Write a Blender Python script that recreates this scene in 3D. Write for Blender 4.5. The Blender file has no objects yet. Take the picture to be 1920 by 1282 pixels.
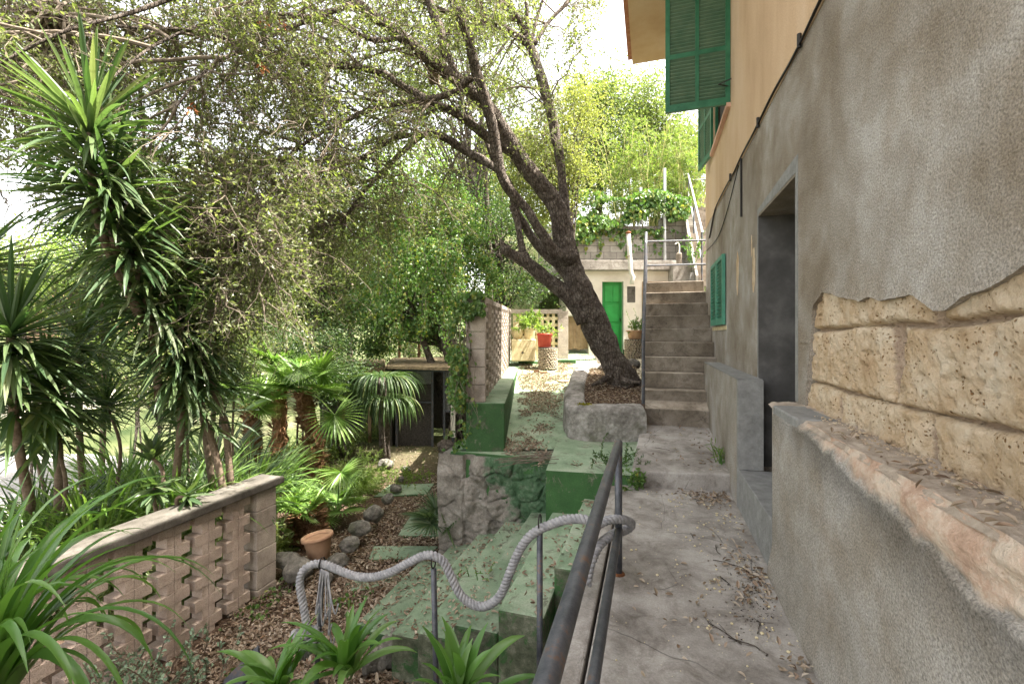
import bpy, math, random
import numpy as np
from mathutils import Vector
R = math.radians
rng = np.random.default_rng(7)
random.seed(7)
SC = bpy.context.scene
COL = SC.collection

# ------------------------------------------------------------------ camera
H = 1.55                     # eye height above the walkway
TH = R(16.95)                # camera looks left of the house wall's direction
FP = 853.33                  # focal length in photo pixels (16 mm)
CO, SI = math.cos(TH), math.sin(TH)
cam_d = bpy.data.cameras.new('camera'); cam = bpy.data.objects.new('camera', cam_d)
COL.objects.link(cam); SC.camera = cam
cam_d.sensor_width = 36; cam_d.lens = 16; cam_d.clip_start = 0.05; cam_d.clip_end = 3000
cam_d.shift_y = -13 / 1920
cam.location = (0, 0, H); cam.rotation_euler = (R(90), 0, TH)

# ------------------------------------------------------------------ light
SUN_AZ = R(83)              # clockwise from +Y
SUN_EL = R(61)
w = bpy.data.worlds.new('World'); SC.world = w; w.use_nodes = True
nt = w.node_tree; nt.nodes.clear()
sky = nt.nodes.new('ShaderNodeTexSky'); sky.sky_type = 'NISHITA'; sky.sun_disc = False
sky.sun_elevation = SUN_EL; sky.sun_rotation = SUN_AZ
sky.dust_density = 3.0; sky.air_density = 1.0; sky.ozone_density = 1.0
bg = nt.nodes.new('ShaderNodeBackground'); bg.inputs[1].default_value = 0.15
wo = nt.nodes.new('ShaderNodeOutputWorld')
hs = nt.nodes.new('ShaderNodeHueSaturation'); hs.inputs['Saturation'].default_value = .42; hs.inputs['Value'].default_value = 1.25
wb = nt.nodes.new('ShaderNodeMixRGB'); wb.blend_type = 'MULTIPLY'; wb.inputs[0].default_value = 1; wb.inputs[2].default_value = (1.09, 1.0, .89, 1)
nt.links.new(sky.outputs[0], hs.inputs['Color']); nt.links.new(hs.outputs[0], wb.inputs[1]); nt.links.new(wb.outputs[0], bg.inputs[0]); nt.links.new(bg.outputs[0], wo.inputs[0])
sd = bpy.data.lights.new('sun', 'SUN'); sun = bpy.data.objects.new('sun', sd); COL.objects.link(sun)
sd.energy = 5.0; sd.angle = R(0.5); sd.color = (1.0, 0.94, 0.84)
sv = Vector((math.sin(SUN_AZ) * math.cos(SUN_EL), math.cos(SUN_AZ) * math.cos(SUN_EL), math.sin(SUN_EL)))
sun.rotation_euler = sv.to_track_quat('Z', 'Y').to_euler(); sun.location = (10, -5, 30)
SC.view_settings.view_transform = 'Standard'; SC.view_settings.look = 'None'
SC.view_settings.gamma = 1; SC.view_settings.exposure = 2.3
SC.cycles.max_bounces = 8; SC.cycles.diffuse_bounces = 5; SC.cycles.transmission_bounces = 6
SC.cycles.transparent_max_bounces = 8
SC.cycles.sample_clamp_indirect = 6

# ------------------------------------------------------------------ geometry helpers
def W(u, d, z):
    """u metres to the right, d metres ahead of the eye, z height -> world"""
    return np.array((u * CO - d * SI, u * SI + d * CO, z))
def P(px, py, d):
    """where the ray of a photo pixel is d metres ahead"""
    return W((px - 960) / FP * d, d, H - (py - 628) / FP * d)
def UD(x, y):
    return x * CO + y * SI, -x * SI + y * CO
def nrm(a):
    a = np.asarray(a, float); return a / (np.linalg.norm(a, axis=-1, keepdims=True) + 1e-9)

class MB:
    def __init__(s): s.v = []; s.f = []; s.n = 0; s.mi = []
    def add(s, v, f, mi=0):
        v = np.asarray(v, float).reshape(-1, 3)
        if isinstance(f, np.ndarray): f = f.tolist()
        n = s.n
        s.f.extend([[i + n for i in q] for q in f]); s.mi.extend([mi] * len(f))
        s.v.append(v); s.n += len(v)
        return s
    def box(s, a, b, mi=0):
        (x0, y0, z0), (x1, y1, z1) = a, b
        return s.hexa([(x0,y0,z0),(x1,y0,z0),(x1,y1,z0),(x0,y1,z0),(x0,y0,z1),(x1,y0,z1),(x1,y1,z1),(x0,y1,z1)], mi)
    def hexa(s, p, mi=0):
        return s.add(p, [(0,3,2,1),(4,5,6,7),(0,1,5,4),(1,2,6,5),(2,3,7,6),(3,0,4,7)], mi)
    def udbox(s, u0, u1, d0, d1, z0, z1, mi=0):
        """box aligned with the camera's heading (used for the far buildings that face that way)"""
        c = [(u0,d0),(u1,d0),(u1,d1),(u0,d1)]
        return s.hexa([W(u,d,z0) for u,d in c] + [W(u,d,z1) for u,d in c], mi)
    def prism(s, poly, z0, z1, mi=0):
        """poly: (x,y) counter-clockwise; z0/z1 numbers or functions"""
        f0 = z0 if callable(z0) else (lambda x, y: z0); f1 = z1 if callable(z1) else (lambda x, y: z1)
        n = len(poly)
        v = [(x,y,f0(x,y)) for x,y in poly] + [(x,y,f1(x,y)) for x,y in poly]
        f = [tuple(range(n-1,-1,-1)), tuple(range(n,2*n))] + [(i,(i+1)%n,n+(i+1)%n,n+i) for i in range(n)]
        return s.add(v, f, mi)
    def tube(s, pts, r, sides=8, cap=True, mi=0, flat=None):
        pts = np.asarray(pts, float); K = len(pts)
        r = np.full(K, float(r)) if np.isscalar(r) else np.asarray(r, float)
        t = np.gradient(pts, axis=0) if K > 2 else np.array([pts[1]-pts[0]]*2)
        t = nrm(t)
        ref = np.array((0,0,1.)) if abs(t[0][2]) < .9 else np.array((1.,0,0))
        a = nrm(np.cross(t[0], ref)); rings = []
        for i in range(K):
            a = nrm(a - t[i]*np.dot(a, t[i])); b = np.cross(t[i], a)
            th = np.linspace(0, 2*np.pi, sides, endpoint=False)
            rr = r[i] * (flat[i] if flat is not None else np.ones(sides))
            rings.append(pts[i] + (np.cos(th)*rr)[:,None]*a + (np.sin(th)*rr)[:,None]*b)
        v = np.concatenate(rings)
        f = [(i*sides+j, i*sides+(j+1)%sides, (i+1)*sides+(j+1)%sides, (i+1)*sides+j) for i in range(K-1) for j in range(sides)]
        if cap: f += [tuple(range(sides-1,-1,-1)), tuple((K-1)*sides+j for j in range(sides))]
        return s.add(v, f, mi)
    def tubes(s, PP, RR, sides=3, mi=0):
        """many thin twigs at once: PP (N,K,3), RR (N,K)"""
        N, K, _ = PP.shape
        if N == 0: return s
        t = nrm(np.gradient(PP, axis=1)); ref = np.where(np.abs(t[:,:1,2:3]) < .9, np.array([[[0,0,1.]]]), np.array([[[1.,0,0]]]))
        a = nrm(np.cross(t, np.broadcast_to(ref, t.shape))); b = np.cross(t, a)
        th = np.arange(sides)*2*np.pi/sides
        v = PP[:,:,None,:] + RR[:,:,None,None]*(np.cos(th)[None,None,:,None]*a[:,:,None,:] + np.sin(th)[None,None,:,None]*b[:,:,None,:])
        base = (np.arange(N)*K*sides)[:,None,None] + (np.arange(K-1)*sides)[None,:,None]
        j = np.arange(sides)[None,None,:]; j2 = (j+1) % sides
        f = np.stack([base+j, base+j2, base+sides+j2, base+sides+j], -1).reshape(-1,4)
        return s.add(v.reshape(-1,3), f, mi)
    def leaves(s, p, d, L, Wd, nrmv=None, fold=.25, six=False, mi=0):
        p = np.asarray(p); N = len(p); d = nrm(d)
        L = np.broadcast_to(L, (N,))[:,None]; Wd = np.broadcast_to(Wd, (N,))[:,None]
        if nrmv is None: nrmv = nrm(rng.normal(size=(N,3)) * .7 + np.array((0,0,.8)))
        side = nrm(np.cross(d, nrmv)); up = np.cross(side, d)
        h = up*Wd*fold
        if six:
            v = np.stack([p, p+d*L*.3+side*Wd*.46+h, p+d*L*.68+side*Wd*.4+h, p+d*L-up*L*.12, p+d*L*.68-side*Wd*.4+h, p+d*L*.3-side*Wd*.46+h], 1)
            b = np.arange(N)[:,None]*6
            f = np.concatenate([b+np.array([[0,1,2,3]]), b+np.array([[0,3,4,5]])])
        else:
            v = np.stack([p, p+d*L*.45+side*Wd*.5+h, p+d*L, p+d*L*.45-side*Wd*.5+h], 1)
            f = np.arange(N*4).reshape(N,4)
        return s.add(v.reshape(-1,3), f, mi)
    def blades(s, p, d, L, Wd, droop=.5, K=7, fold=.3, mi=0, prof=None, up0=None):
        """long leaves: gravity bends them; V section"""
        p = np.asarray(p, float); N = len(p); d = nrm(d).copy()
        L = np.broadcast_to(L, (N,)).astype(float); Wd = np.broadcast_to(Wd, (N,)).astype(float); droop = np.broadcast_to(droop, (N,)).astype(float)
        prof = np.array(prof) if prof is not None else np.interp(np.linspace(0,1,K), [0,.12,.5,.8,1], [.55,.8,1,.7,.04])
        if len(prof) != K: prof = np.interp(np.linspace(0,1,K), np.linspace(0,1,len(prof)), prof)
        side0 = nrm(np.cross(d, np.array((0,0,1.))) + 1e-4*rng.normal(size=(N,3)))
        tw = rng.normal(size=N)*.25; cur = p.copy(); out = []
        for k in range(K):
            up = np.cross(side0, d); sd_ = side0*np.cos(tw)[:,None] + up*np.sin(tw)[:,None]; up2 = np.cross(sd_, d)
            wv = (Wd*prof[k]*.5)[:,None]
            out += [cur - sd_*wv + up2*wv*fold, cur.copy(), cur + sd_*wv + up2*wv*fold]
            cur = cur + d*(L/(K-1))[:,None]
            d = nrm(d + np.array((0,0,-1.))*(droop*(.4+1.2*k/K)/(K-1)*1.6)[:,None])
        v = np.stack(out, 1)
        b = np.arange(N)[:,None]*(3*K); f = []
        for k in range(K-1):
            f.append(b + np.array([[3*k,3*k+1,3*k+4,3*k+3]])); f.append(b + np.array([[3*k+1,3*k+2,3*k+5,3*k+4]]))
        return s.add(v.reshape(-1,3), np.concatenate(f), mi)
    def lathe(s, c, prof, n=24, mi=0, cap=True):
        c = np.asarray(c, float); th = np.arange(n)*2*np.pi/n
        v = np.concatenate([c + np.stack([r*np.cos(th), r*np.sin(th), np.full(n,z)], 1) for r,z in prof])
        K = len(prof)
        f = [(i*n+j, i*n+(j+1)%n, (i+1)*n+(j+1)%n, (i+1)*n+j) for i in range(K-1) for j in range(n)]
        if cap: f += [tuple(range(n-1,-1,-1)), tuple((K-1)*n+j for j in range(n))]
        return s.add(v, f, mi)
    def grid(s, pts, mask=None, mi=0, skirt=None, flip=False, smooth_skirt=None):
        """pts (A,B,3); mask (A-1,B-1) faces kept; skirt: vector to extrude open rims"""
        A, B, _ = pts.shape; idx = np.arange(A*B).reshape(A,B)
        q = np.stack([idx[:-1,:-1], idx[1:,:-1], idx[1:,1:], idx[:-1,1:]], -1)
        if flip: q = q[...,::-1]
        m = np.ones((A-1,B-1), bool) if mask is None else mask
        base = s.n; s.add(pts.reshape(-1,3), q[m], mi)
        if smooth_skirt:                             # the rim at column 0 folds back into the wall
            e = pts[:, smooth_skirt[0]]; b_ = e+np.array((smooth_skirt[1],0,0)); n_ = len(e); s.add(np.concatenate([e, b_]), [(i,i+1,n_+i+1,n_+i) for i in range(n_-1)], mi)
        if skirt is not None:
            mp = np.pad(m, 1); sk = []; nv = []; k = 0
            def rim(cond, e0, e1):
                nonlocal k
                for i, j in zip(*np.nonzero(cond)):
                    a, b = pts[i+e0[0], j+e0[1]], pts[i+e1[0], j+e1[1]]
                    nv.extend([a, b, b+skirt, a+skirt]); sk.append((k,k+1,k+2,k+3)); k += 4
            I = mp[1:-1,1:-1]
            rim(I & ~mp[:-2,1:-1], (0,0), (0,1)); rim(I & ~mp[2:,1:-1], (1,0), (1,1))
            rim(I & ~mp[1:-1,:-2], (0,0), (1,0)); rim(I & ~mp[1:-1,2:], (0,1), (1,1))
            if nv: s.add(np.array(nv), sk, mi)
        return s
    def warp(s, fn):
        s.v = [fn(np.concatenate(s.v))]; return s
    def build(s, name, mat, parent=None, smooth=False):
        v = np.concatenate(s.v) if s.v else np.zeros((0,3))
        if parent is not None:
            q = parent; off = np.zeros(3)
            while q is not None: off += np.array(q.location); q = q.parent
            v = v - off
        me = bpy.data.meshes.new(name)
        nf = len(s.f); ll = np.fromiter((len(q) for q in s.f), int, nf)
        flat = np.fromiter((i for q in s.f for i in q), int, int(ll.sum()))
        me.vertices.add(len(v)); me.vertices.foreach_set('co', v.astype(np.float32).ravel())
        me.loops.add(len(flat)); me.loops.foreach_set('vertex_index', flat)
        me.polygons.add(nf); me.polygons.foreach_set('loop_start', np.concatenate([[0], np.cumsum(ll)[:-1]])); 
        for m in (mat if isinstance(mat, (list, tuple)) else [mat]): me.materials.append(m)
        if isinstance(mat, (list, tuple)): me.polygons.foreach_set('material_index', np.array(s.mi))
        me.polygons.foreach_set('use_smooth', np.full(nf, bool(smooth)))
        me.update(calc_edges=True); me.validate()
        o = bpy.data.objects.new(name, me); COL.objects.link(o)
        if parent is not None: o.parent = parent
        return o

def bevel(o, wd=.01, seg=2):
    m = o.modifiers.new('bevel', 'BEVEL'); m.width = wd; m.segments = seg; m.limit_method = 'ANGLE'; m.angle_limit = R(40)
    return o
def tag(o, label=None, cat=None, group=None, kind=None):
    if label: o['label'] = label
    if cat: o['category'] = cat
    if group: o['group'] = group
    if kind: o['kind'] = kind
    return o
def thing(name, label, cat, loc=(0,0,0), group=None):
    o = bpy.data.objects.new(name, None); COL.objects.link(o); o.location = tuple(float(x) for x in loc)
    o.empty_display_size = .1
    return tag(o, label, cat, group)

# noise --------------------------------------------------------------------
_T = np.random.default_rng(3).random(65536)
def _h(ix, iy, iz): return _T[(ix*73856093 ^ iy*19349663 ^ iz*83492791) & 65535]
def vnoise(x, y, z=0.):
    x, y, z = np.broadcast_arrays(np.asarray(x, float), y, z)
    ix, iy, iz = (np.floor(q).astype(np.int64) for q in (x, y, z))
    fx, fy, fz = x-ix, y-iy, z-iz
    fx, fy, fz = (q*q*(3-2*q) for q in (fx, fy, fz)); r = 0
    for a in (0,1):
        for b in (0,1):
            for c in (0,1):
                r = r + _h(ix+a,iy+b,iz+c)*(fx if a else 1-fx)*(fy if b else 1-fy)*(fz if c else 1-fz)
    return r*2-1
def fbm(x, y, z=0., o=4):
    r, a, t = 0, 1., 0
    for k in range(o): r = r + a*vnoise(x*2**k+k*7.3, y*2**k+k*3.1, np.asarray(z)*2**k); t += a; a *= .5
    return r/t
def cr(pts, n=6):
    """Catmull-Rom through rows of any width"""
    p = np.asarray(pts, float); p = np.vstack([2*p[0]-p[1], p, 2*p[-1]-p[-2]]); out = []
    for i in range(1, len(p)-2):
        for t in np.linspace(0, 1, n, endpoint=False):
            a, b, c, d = p[i-1:i+3]
            out.append(.5*((2*b)+(-a+c)*t+(2*a-5*b+4*c-d)*t*t+(-a+3*b-3*c+d)*t**3))
    out.append(p[-2]); return np.array(out)

# ------------------------------------------------------------------ materials
class NT:
    def __init__(s, name):
        s.m = bpy.data.materials.new(name); s.m.use_nodes = True; s.t = s.m.node_tree; s.t.nodes.clear()
        s.out = s.n('OutputMaterial'); s.b = s.n('BsdfPrincipled'); s.l(s.b.outputs[0], s.out.inputs[0])
        s.pos = s.n('NewGeometry').outputs['Position']
    def n(s, k): return s.t.nodes.new('ShaderNode'+k)
    def l(s, a, b): s.t.links.new(a, b)
    def mapv(s, sc, src=None, rot=(0,0,0)):
        m = s.n('Mapping'); m.inputs['Scale'].default_value = sc; m.inputs['Rotation'].default_value = rot
        s.l(src or s.pos, m.inputs[0]); return m.outputs[0]
    def noise(s, sc, det=4, rough=.6, vec=None, dist=0):
        x = s.n('TexNoise'); x.inputs['Scale'].default_value = sc; x.inputs['Detail'].default_value = det
        x.inputs['Roughness'].default_value = rough; x.inputs['Distortion'].default_value = dist
        s.l(vec or s.pos, x.inputs['Vector']); return x.outputs[0]
    def voro(s, sc, feat='F1', vec=None):
        x = s.n('TexVoronoi'); x.feature = feat; x.inputs['Scale'].default_value = sc; s.l(vec or s.pos, x.inputs['Vector']); return x.outputs[0]
    def ramp(s, fac, stops):
        x = s.n('ValToRGB'); e = x.color_ramp.elements
        while len(e) < len(stops): e.new(.5)
        for q, (p, c) in zip(e, stops): q.position = p; q.color = (*c, 1) if hasattr(c, '__len__') else (c, c, c, 1)
        s.l(fac, x.inputs[0]); return x.outputs[0]
    def mix(s, fac, a, b, mode='MIX'):
        x = s.n('MixRGB'); x.blend_type = mode
        for i, q in enumerate((fac, a, b)):
            if isinstance(q, (int, float)): x.inputs[i].default_value = q if i == 0 else (q, q, q, 1)
            elif isinstance(q, tuple): x.inputs[i].default_value = (*q, 1)
            else: s.l(q, x.inputs[i])
        return x.outputs[0]
    def math(s, op, a, b=0., clamp=False):
        x = s.n('Math'); x.operation = op; x.use_clamp = clamp
        for i, q in enumerate((a, b)):
            if isinstance(q, (int, float)): x.inputs[i].default_value = q
            else: s.l(q, x.inputs[i])
        return x.outputs[0]
    def sep(s, v=None):
        x = s.n('SeparateXYZ'); s.l(v or s.pos, x.inputs[0]); return x.outputs
    def upness(s):
        g = s.n('NewGeometry'); return s.ramp(s.sep(g.outputs['Normal'])[2], [(.35, 0.), (.8, 1.)])
    def bump(s, h, st=.3, dist=.01):
        x = s.n('Bump'); x.inputs['Strength'].default_value = st; x.inputs['Distance'].default_value = dist
        s.l(h, x.inputs['Height']); s.l(x.outputs[0], s.b.inputs['Normal']); return x
    def col(s, c):
        if isinstance(c, tuple): s.b.inputs['Base Color'].default_value = (*c, 1)
        else: s.l(c, s.b.inputs['Base Color'])
    def rough(s, r, spec=.5, metal=0):
        s.b.inputs['Roughness'].default_value = r; s.b.inputs['Specular IOR Level'].default_value = spec; s.b.inputs['Metallic'].default_value = metal
        return s.m

def plain(name, stops, sc=6, bsc=60, bst=.4, bd=.004, r=.8, spec=.3, metal=0, det=5):
    k = NT(name); k.col(k.ramp(k.noise(sc, det), stops)); k.bump(k.noise(bsc, 3), bst, bd); return k.rough(r, spec, metal)

def leafmat(name, cols, trans=.35, r=.45, spec=.4):
    k = NT(name); g = k.n('NewGeometry')
    n = len(cols); c = k.ramp(g.outputs['Random Per Island'], [(i/(n-1), q) for i, q in enumerate(cols)])
    k.col(c); k.rough(r, spec)
    t = k.n('BsdfTranslucent'); tc = k.mix(1., c, (1.35, 1.5, .65), 'MULTIPLY'); k.l(tc, t.inputs[0])
    m = k.n('MixShader'); m.inputs[0].default_value = trans; k.l(k.b.outputs[0], m.inputs[1]); k.l(t.outputs[0], m.inputs[2]); k.l(m.outputs[0], k.out.inputs[0])
    return k.m

def m_grey(name='rough_render', peel=False, low=False):
    k = NT(name)
    big = k.noise(1.5, 7, .62, k.mapv((1, .9, .8), rot=(R(-28), 0, 0)), .35)
    if low: c = k.ramp(big, [(.32, (.27,.245,.205)), (.5, (.37,.345,.305)), (.7, (.48,.46,.43))])
    else: c = k.ramp(big, [(.30, (.23,.195,.155)), (.44, (.30,.265,.22)), (.54, (.36,.33,.29)), (.66, (.47,.45,.42))])
    spot = k.ramp(k.noise(2.7, 4, .6), [(.44, (1,1,1)), (.64, (.78,.72,.64))]); c = k.mix(.8, c, spot, 'MULTIPLY')
    gr = k.noise(120, 3, .7); c = k.mix(.85, c, k.ramp(gr, [(.32, .45), (.62, 1.25)]), 'MULTIPLY')
    h = k.math('ADD', k.noise(75, 4, .7), k.math('MULTIPLY', k.noise(14, 3), .7))
    if peel:
        at = k.n('Attribute'); at.attribute_name = 'peel'; f = at.outputs['Fac']
        pk = k.ramp(k.noise(6, 7, .75), [(.32, (.36,.235,.165)), (.46, (.50,.355,.265)), (.6, (.60,.50,.40)), (.72, (.42,.37,.31))])
        f = k.math('ADD', f, k.math('MULTIPLY', k.math('SUBTRACT', k.noise(9, 4, .6), .5), .10)); damp = k.ramp(f, [(.30, 1.), (.42, .72), (.48, .55), (.5, .9)])
        c = k.mix(1., c, damp, 'MULTIPLY'); c = k.mix(k.ramp(f, [(.50, 0.), (.53, 1.)]), c, pk)
    k.col(c); k.bump(h, 1., .013)
    return k.rough(.92, .15)
def m_orange():
    k = NT('ochre_plaster'); c = k.ramp(k.noise(1.1, 4, .6, k.mapv((1,1,.35))), [(.3, (.44,.30,.18)), (.5, (.55,.39,.25)), (.7, (.63,.48,.34))])
    c = k.mix(.5, c, k.ramp(k.noise(110, 3), [(.3, .6), (.7, 1.15)]), 'MULTIPLY'); k.col(c); k.bump(k.noise(80, 3), .6, .006); return k.rough(.9, .15)
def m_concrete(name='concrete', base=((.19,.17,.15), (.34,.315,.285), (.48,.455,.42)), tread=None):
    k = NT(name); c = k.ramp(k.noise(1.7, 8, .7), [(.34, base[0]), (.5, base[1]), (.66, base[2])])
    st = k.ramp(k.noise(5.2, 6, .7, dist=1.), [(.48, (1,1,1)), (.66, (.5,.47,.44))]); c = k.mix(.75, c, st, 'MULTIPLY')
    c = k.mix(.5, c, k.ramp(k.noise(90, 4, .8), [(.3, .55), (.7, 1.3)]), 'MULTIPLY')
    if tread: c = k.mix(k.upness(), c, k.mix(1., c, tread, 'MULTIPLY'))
    crack = k.ramp(k.voro(1.9, 'DISTANCE_TO_EDGE', k.mix(.13, k.pos, k.n('TexNoise').outputs[1])), [(.0, .25), (.006, 1.)])
    c = k.mix(k.ramp(k.noise(.8, 2), [(.48, 0.), (.53, .85)]), c, k.mix(1., c, crack, 'MULTIPLY'))
    k.col(c); k.bump(k.math('ADD', k.noise(60, 6, .8), k.math('MULTIPLY', k.noise(7, 4), .8)), .6, .006); return k.rough(.85, .25)
def m_green(name='green_paint'):
    k = NT(name); c = k.ramp(k.noise(3, 5, .6), [(.3, (.030,.080,.026)), (.55, (.045,.115,.036)), (.75, (.075,.15,.06))])
    dust = k.ramp(k.noise(2.1, 6, .7), [(.35, (.16,.235,.145)), (.5, (.235,.315,.21)), (.68, (.34,.385,.29))])
    c = k.mix(k.upness(), c, dust)
    x_, y_, z_ = k.sep(); nearend = k.ramp(k.math('ADD', k.math('MULTIPLY', y_, .5), k.math('MULTIPLY', k.noise(5, 5), .35)), [(.0, 1.), (1., 1.)])
    ed = k.math('MULTIPLY', k.ramp(k.math('MULTIPLY', k.math('ADD', y_, k.math('MULTIPLY', k.noise(7, 6, .7), -.9)), .25), [(.69, .16), (.74, 0.)]), k.math('SUBTRACT', 1., k.upness()))
    wear = k.ramp(k.math('ADD', k.noise(5.5, 7, .75, dist=.8), ed), [(.55, 0.), (.63, .85)]); c = k.mix(wear, c, k.ramp(k.noise(12, 6, .75), [(.35, (.055,.06,.04)), (.52, (.12,.12,.085)), (.7, (.26,.25,.20))]))
    c = k.mix(.5, c, k.ramp(k.noise(70, 4, .8), [(.3, .6), (.7, 1.3)]), 'MULTIPLY')
    oi = k.n('ObjectInfo'); c = k.mix(1., c, k.ramp(oi.outputs['Random'], [(0., .80), (1., 1.2)]), 'MULTIPLY'); k.col(c); k.bump(k.math('ADD', k.noise(50, 5, .8), k.noise(9, 4)), .7, .010); return k.rough(.75, .3)
def m_stonewall():
    k = NT('painted_rubble'); x, y, z = k.sep()
    g = k.ramp(k.noise(9, 7, .75), [(.3, (.04,.105,.045)), (.5, (.075,.165,.08)), (.66, (.19,.26,.17)), (.75, (.28,.27,.22))])
    s_ = k.ramp(k.noise(7, 7, .7), [(.3, (.17,.155,.13)), (.5, (.32,.29,.25)), (.7, (.48,.45,.40))])
    # paint is worn off low on the left end of the wall
    f = k.math('ADD', k.math('MULTIPLY', x, .95), k.math('MULTIPLY', z, .55)); f = k.math('ADD', f, k.math('MULTIPLY', k.noise(3.5, 5, .7), 1.3))
    fac = k.ramp(k.math('ADD', f, 1.62), [(.42, 0.), (.58, .92)]); c = k.mix(fac, s_, g)
    c = k.mix(.6, c, k.ramp(k.noise(60, 4, .8), [(.3, .5), (.7, 1.3)]), 'MULTIPLY')
    k.col(c); k.bump(k.math('ADD', k.noise(26, 8, .85), k.noise(8, 5)), 1., .03); return k.rough(.9, .15)
def m_rock(name='grey_rock', lo=(.07,.065,.055), mid=(.17,.16,.14), hi=(.34,.32,.28)):
    k = NT(name); c = k.ramp(k.noise(7, 8, .75), [(.32, lo), (.5, mid), (.68, hi)])
    c = k.mix(k.ramp(k.noise(3.1, 4), [(.55, 0.), (.7, .5)]), c, (.09,.10,.05)); k.col(c)
    k.bump(k.math('ADD', k.noise(30, 8, .8), k.voro(18)), .9, .02); return k.rough(.95, .1)
def m_sand():
    k = NT('pitted_sandstone'); c = k.ramp(k.noise(4, 7, .75), [(.3, (.46,.31,.18)), (.44, (.64,.48,.31)), (.56, (.76,.62,.45)), (.7, (.84,.75,.60))])
    pv = k.voro(55, 'F1', k.mix(.02, k.pos, k.n('TexNoise').outputs[1])); zone = k.ramp(k.noise(9, 4, .6), [(.42, 0.), (.58, 1.)])
    pit = k.ramp(pv, [(.16, .0), (.30, 1.)]); pit = k.mix(zone, 1., pit); c = k.mix(1., c, k.mix(pit, (.50,.36,.22), (1.,1.,1.)), 'MULTIPLY')
    at = k.n('Attribute'); at.attribute_name = 'joint'; c = k.mix(k.ramp(k.math('ADD', at.outputs['Fac'], k.math('MULTIPLY', k.math('SUBTRACT', k.noise(30, 5), .5), .5)), [(.45, 0.), (.75, 1.)]), c, k.ramp(k.noise(20, 5), [(.3, (.40,.29,.21)), (.7, (.58,.45,.34))]))
    k.col(c); k.bump(k.math('ADD', k.math('MULTIPLY', pit, .8), k.math('ADD', k.noise(40, 8, .8), k.math('MULTIPLY', k.noise(120, 4), .6))), 1., .022); return k.rough(.95, .1)
def m_soil():
    k = NT('leafy_soil'); c = k.ramp(k.noise(16, 8, .8), [(.3, (.045,.028,.018)), (.5, (.12,.08,.055)), (.7, (.26,.19,.14))])
    v = k.ramp(k.voro(38), [(.0, (.24,.17,.12)), (.45, (.075,.05,.035))]); c = k.mix(.5, c, v)
    ln = k.n('VectorMath'); ln.operation = 'LENGTH'; k.l(k.pos, ln.inputs[0]); scrub = k.ramp(k.noise(.35, 8, .7), [(.35, (.035,.055,.02)), (.5, (.10,.12,.05)), (.65, (.20,.19,.12))])
    c = k.mix(k.ramp(k.math('DIVIDE', ln.outputs['Value'], 100.), [(.085, 0.), (.14, 1.)]), c, scrub); k.col(c)
    k.bump(k.math('ADD', k.noise(30, 6, .8), k.voro(38)), 1., .02); return k.rough(.95, .1)
def m_bark():
    k = NT('dark_bark'); c = k.ramp(k.noise(9, 7, .75), [(.3, (.065,.052,.044)), (.5, (.15,.125,.105)), (.7, (.31,.275,.24))])
    crk = k.ramp(k.voro(26, 'DISTANCE_TO_EDGE', k.mapv((1,1,.4))), [(0., .35), (.09, 1.)]); c = k.mix(.8, c, crk, 'MULTIPLY'); k.col(c)
    k.bump(k.math('ADD', k.ramp(k.voro(26, 'DISTANCE_TO_EDGE', k.mapv((1,1,.4))), [(0., 0.), (.12, 1.)]), k.noise(60, 5, .8)), 1., .022); return k.rough(.95, .1)
def m_breeze(name, c0, c1, c2):
    k = NT(name); c = k.ramp(k.noise(2.5, 5, .7), [(.33, c0), (.5, c1), (.68, c2)])
    c = k.mix(.7, c, k.ramp(k.voro(95), [(.05, .45), (.4, 1.15)]), 'MULTIPLY'); k.col(c); k.bump(k.math('ADD', k.voro(95), k.noise(50, 4, .8)), .9, .006); return k.rough(.95, .1)
def m_blockwall():
    k = NT('concrete_blocks'); b = k.n('TexBrick'); x, y, z = k.sep()
    cmb = k.n('CombineXYZ'); k.l(k.math('ADD', k.math('MULTIPLY', x, CO), k.math('MULTIPLY', y, SI)), cmb.inputs[0]); k.l(z, cmb.inputs[1]); k.l(cmb.outputs[0], b.inputs['Vector'])
    b.inputs['Scale'].default_value = 1; b.inputs['Brick Width'].default_value = .42; b.inputs['Row Height'].default_value = .21; b.inputs['Mortar Size'].default_value = .008
    b.inputs['Color1'].default_value = (.24,.225,.20,1); b.inputs['Color2'].default_value = (.36,.345,.31,1); b.inputs['Mortar'].default_value = (.12,.11,.10,1)
    c = k.mix(.7, b.outputs[0], k.ramp(k.noise(3, 6, .7), [(.3, .55), (.7, 1.35)]), 'MULTIPLY'); k.col(c); k.bump(b.outputs[1], -.5, .01); return k.rough(.9, .15)
def m_peeled(name, cols):
    k = NT(name); c = k.ramp(k.noise(9, 6, .75), [(.3, cols[0]), (.5, cols[1]), (.7, cols[2])]); k.col(c); k.bump(k.math('ADD', k.noise(45, 6, .8), k.noise(12, 4)), .9, .015); return k.rough(.95, .1)
def m_rope():
    k = NT('grey_rope'); c = k.ramp(k.noise(25, 5), [(.3, (.20,.20,.21)), (.7, (.40,.395,.40))]); k.col(c); k.bump(k.noise(260, 2, .5), .7, .003); return k.rough(.9, .1)
def m_pipe():
    k = NT('worn_painted_steel'); c = k.ramp(k.noise(9, 8, .8), [(.38, (.045,.05,.06)), (.56, (.10,.105,.12)), (.62, (.17,.10,.07)), (.72, (.13,.08,.06))]); k.col(c)
    k.bump(k.noise(90, 4, .8), .4, .002); return k.rough(.45, .5, .25)

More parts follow.
